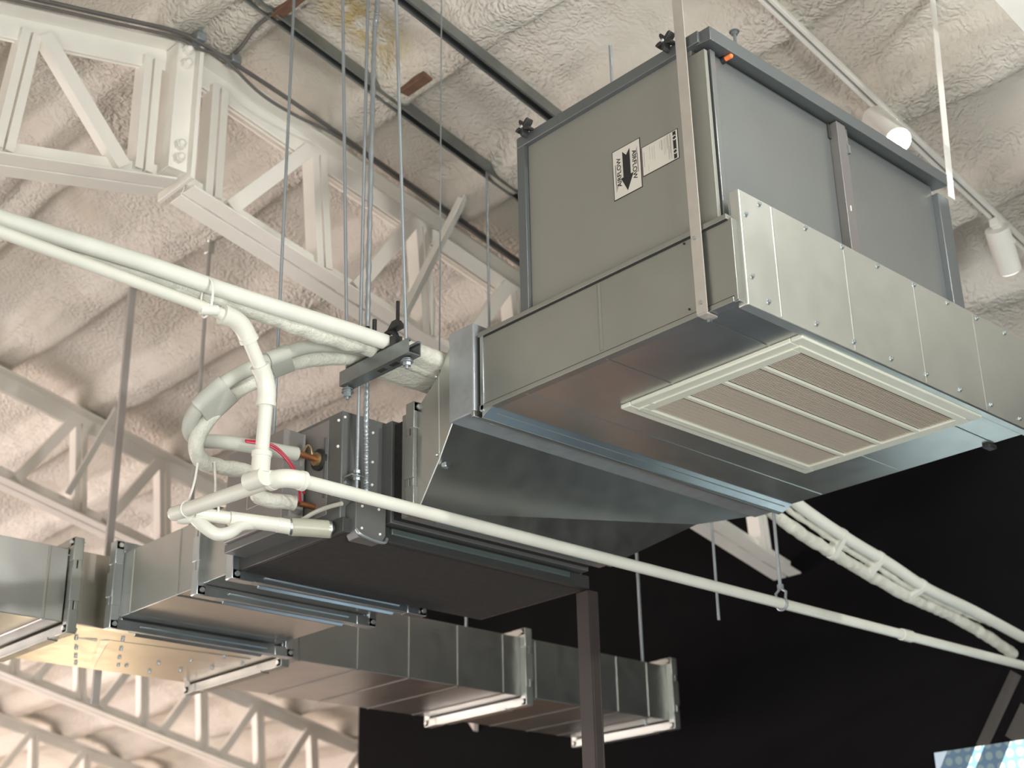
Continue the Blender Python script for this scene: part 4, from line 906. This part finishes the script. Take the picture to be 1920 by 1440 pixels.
# lower left end and trap
MB().ball(endL, 0.0195, 16).build('end_cap', PVC, t)
q0 = at(352, 962, 2, 2.745); q0 = Vector((endL.x + 0.02, endL.y - 0.01, 2.735))
trapA = at(385, 965, 1, 3.12); cpl = at(545, 988, 1, 3.06); hos = at(612, 992, 1, 3.02)
MB().cyl(trapA + (trapA - cpl)*0.12, cpl, 0.0168, 20).build('trap_arm', PVC, t)
MB().cyl(at(430, 972, 1, 3.1), at(520, 984, 1, 3.07), 0.019, 20).cyl(at(520, 984, 1, 3.07), at(545, 988, 1, 3.06), 0.020, 20).build('coupling', PVC, t)
MB().tube(smooth_path([at(362, 968, 1, 3.14), at(380, 985, 1, 3.12), at(405, 1001, 1, 3.10), at(430, 999, 1, 3.09), at(452, 985, 1, 3.09), at(480, 981, 1, 3.09)], 8), 0.0165, 18).build('trap_bend', PVC, t)
MB().tube(smooth_path([endL + Vector((0.01, 0, -0.006)), at(345, 970, 1, 3.15), at(362, 968, 1, 3.14)], 6), 0.018, 16).build('trap_elbow', PVC, t)
hs = MB().tube(smooth_path([cpl, cpl.lerp(hos, 0.3) + Vector((0, 0, 0.001)), hos, hos + (hos-cpl)*0.1], 6), [0.0215] + [0.0235]*16 + [0.022]*2, 18)
hs.build('rubber_hose', CLOUDY, t)
for f_, w_ in ((0.03, 0.006), (0.16, 0.003)):
    c = cpl.lerp(hos, f_); dd = (hos - cpl).normalized(); MB().cyl(c - dd*w_, c + dd*w_, 0.0225, 18).build('hose_clamp', FLANGE, t)
dd = (hos - cpl).normalized(); MB().cyl(hos + dd*0.005, hos + dd*0.035, 0.017, 16).build('drain_stub', RUBBER, t)
MB().cyl(hos + dd*0.004, hos + dd*0.012, 0.0235, 18).build('hose_clamp', FLANGE, t)
# zip ties
def ring(c, ax, r, rr, name, parent, mat=WHITE, tall=1.0):
    c = Vector(c); ax = Vector(ax).normalized(); a = ax.orthogonal().normalized(); a = (Vector((0, 0, 1)) - ax * ax.z).normalized(); b = ax.cross(a)
    return MB().tube([c + a*math.cos(i*math.pi/12)*r*tall + b*math.sin(i*math.pi/12)*r for i in range(25)], rr, 6, caps=False).build(name, mat, parent)
zt = at(391, 560, 1, 2.72); ring(zt + Vector((0, 0.008, 0.005)), (1, 0, 0), 0.026, 0.003, 'zip_tie', t, tall=1.9)
MB().cyl(zt + Vector((0.02, -0.01, -0.028)), zt + Vector((-0.02, 0.0, -0.034)), 0.013, 12).build('tie_pad', INSUL, t)
p_, d_ = at(390, 790, 1, 3.0), None
for (xa, ya2, xb, yb2) in ((372, 862, 350, 950), (402, 866, 400, 952)):
    MB().tube(smooth_path([at(xa, ya2, 1, 3.05), at((xa+xb)/2 + 3, (ya2+yb2)/2, 1, 3.09), at(xb, yb2, 1, 3.13)], 5), 0.003, 6).build('zip_tie', WHITE, t)
ring(at(352, 955, 2, PZ), dL, 0.021, 0.002, 'zip_tie', t); ring(at(400, 960, 1, 3.12), (1, 0, 0), 0.024, 0.003, 'zip_tie', t)
# clevis hanger on the long run
t = thing('clevis_hanger', 'small grey clevis hanger holding the long drain pipe in front of the black wall', 'hanger', (3.74, yP, PZ - 0.02))
m = MB(); hx = 3.745
m.tube([(hx, yP + 0.021*math.cos(a), PZ + 0.021*math.sin(a)) for a in [-math.pi*1.25 + i*math.pi*1.5/16 for i in range(17)]], 0.004, 8)
m.build('hanger_loop', ROD, t)
MB().tube([(hx, yP - 0.016, PZ + 0.014), (hx, yP - 0.02, PZ + 0.035), (hx, yP, PZ + 0.05), (hx, yP + 0.02, PZ + 0.035), (hx, yP + 0.016, PZ + 0.014)], 0.0045, 8).build('hanger_yoke', ROD, t)
MB().cyl((hx, yP, PZ + 0.045), (hx, yP, PZ + 0.062), 0.011, 6).build('hanger_nut', ROD, t)
MB().cyl((hx, yP, PZ + 0.05), (hx, yP, roof_z(hx)), 0.0055, 10).build('hanger_rod', THREAD, t)

# ------------------------------------------------------------------ track lights
def tz(x): return roof_z(x) - 0.03
t = thing('light_track', 'white lighting track running down the foam ceiling above the filter box', 'track', (3.8, 2.1, tz(3.8)))
MB().sweep((2.7, 2.1, tz(2.7)), (5.2, 2.1, tz(5.2)), [(-0.017, 0), (-0.006, 0), (-0.006, 0.012), (0.006, 0.012), (0.006, 0), (0.017, 0), (0.017, 0.02), (-0.017, 0.02)]).build('track_rail', WHITE, t, bevel=0.001)
MB().sweep((2.7, 2.1, tz(2.7) + 0.009), (5.2, 2.1, tz(5.2) + 0.009), [(-0.006, 0), (0.006, 0), (0.006, 0.003), (-0.006, 0.003)]).build('track_slot', TRUSS_G, t)
LENS = emit('lamp_lens', (1.0, 0.98, 0.94), 60)
LENS2 = emit('lamp_lens_side', (1.0, 0.97, 0.90), 4)
def track_head(x, top, bottom, label, lens, r=0.042):
    base = Vector((x, 2.1, tz(x))); top = Vector(top); bottom = Vector(bottom); d = (bottom - top).normalized()
    t = thing('track_spotlight', label, 'spotlight', bottom, 'white cylinder track spotlights')
    MB().cyl(top, bottom, r, 32).build('lamp_housing', WHITE, t, bevel=0.002)
    MB().cyl(bottom - d*0.0005, bottom + d*0.002, r*0.9, 32).build('lamp_lens', lens, t)
    MB().box(base.x - 0.03, base.x + 0.03, base.y - 0.015, base.y + 0.015, base.z - 0.03, base.z + 0.001).build('track_adapter', WHITE, t, bevel=0.003)
    j = top.lerp(bottom, 0.15); side = d.cross(Vector((0, 0, 1)))
    side = side.normalized() if side.length > 0.1 else Vector((0, -1, 0))
    MB().cyl(base + Vector((0, 0, -0.025)), top + Vector((0, 0, 0.0)) , 0.014, 16).build('swivel_stem', WHITE, t)
    s1 = base + Vector((0.0, -0.018, -0.03)); MB().bar(s1 + side*0.0, top.lerp(bottom, 0.45) - Vector((0, r + 0.004, 0)), 0.022, 0.006, up=(0, 1, 0)).build('swivel_arm', WHITE, t)
    return t, d
th, tl_ = at(1640, 222, 1, 2.08), at(1684, 264, 1, 1.96)
hd1, dd1 = track_head(3.655, th, tl_, 'white cylinder spotlight shining toward the camera, half hidden by the filter box edge', LENS)
spot('track_lamp_glare', tuple(tl_ + dd1*0.01), tuple(tl_ + dd1), 25, (1.0, 0.98, 0.94), 80, 0.8, 0.035)
th, tl_ = at(1869, 428, 1, 2.1), at(1893, 507, 1, 2.14)
hd2, dd2 = track_head(4.30, th, tl_, 'white cylinder spotlight pointing down at the right edge of the photo', LENS2)
spot('track_lamp_down', tuple(tl_ + dd2*0.01), tuple(tl_ + dd2), 30, (1.0, 0.98, 0.94), 70, 0.6, 0.035)
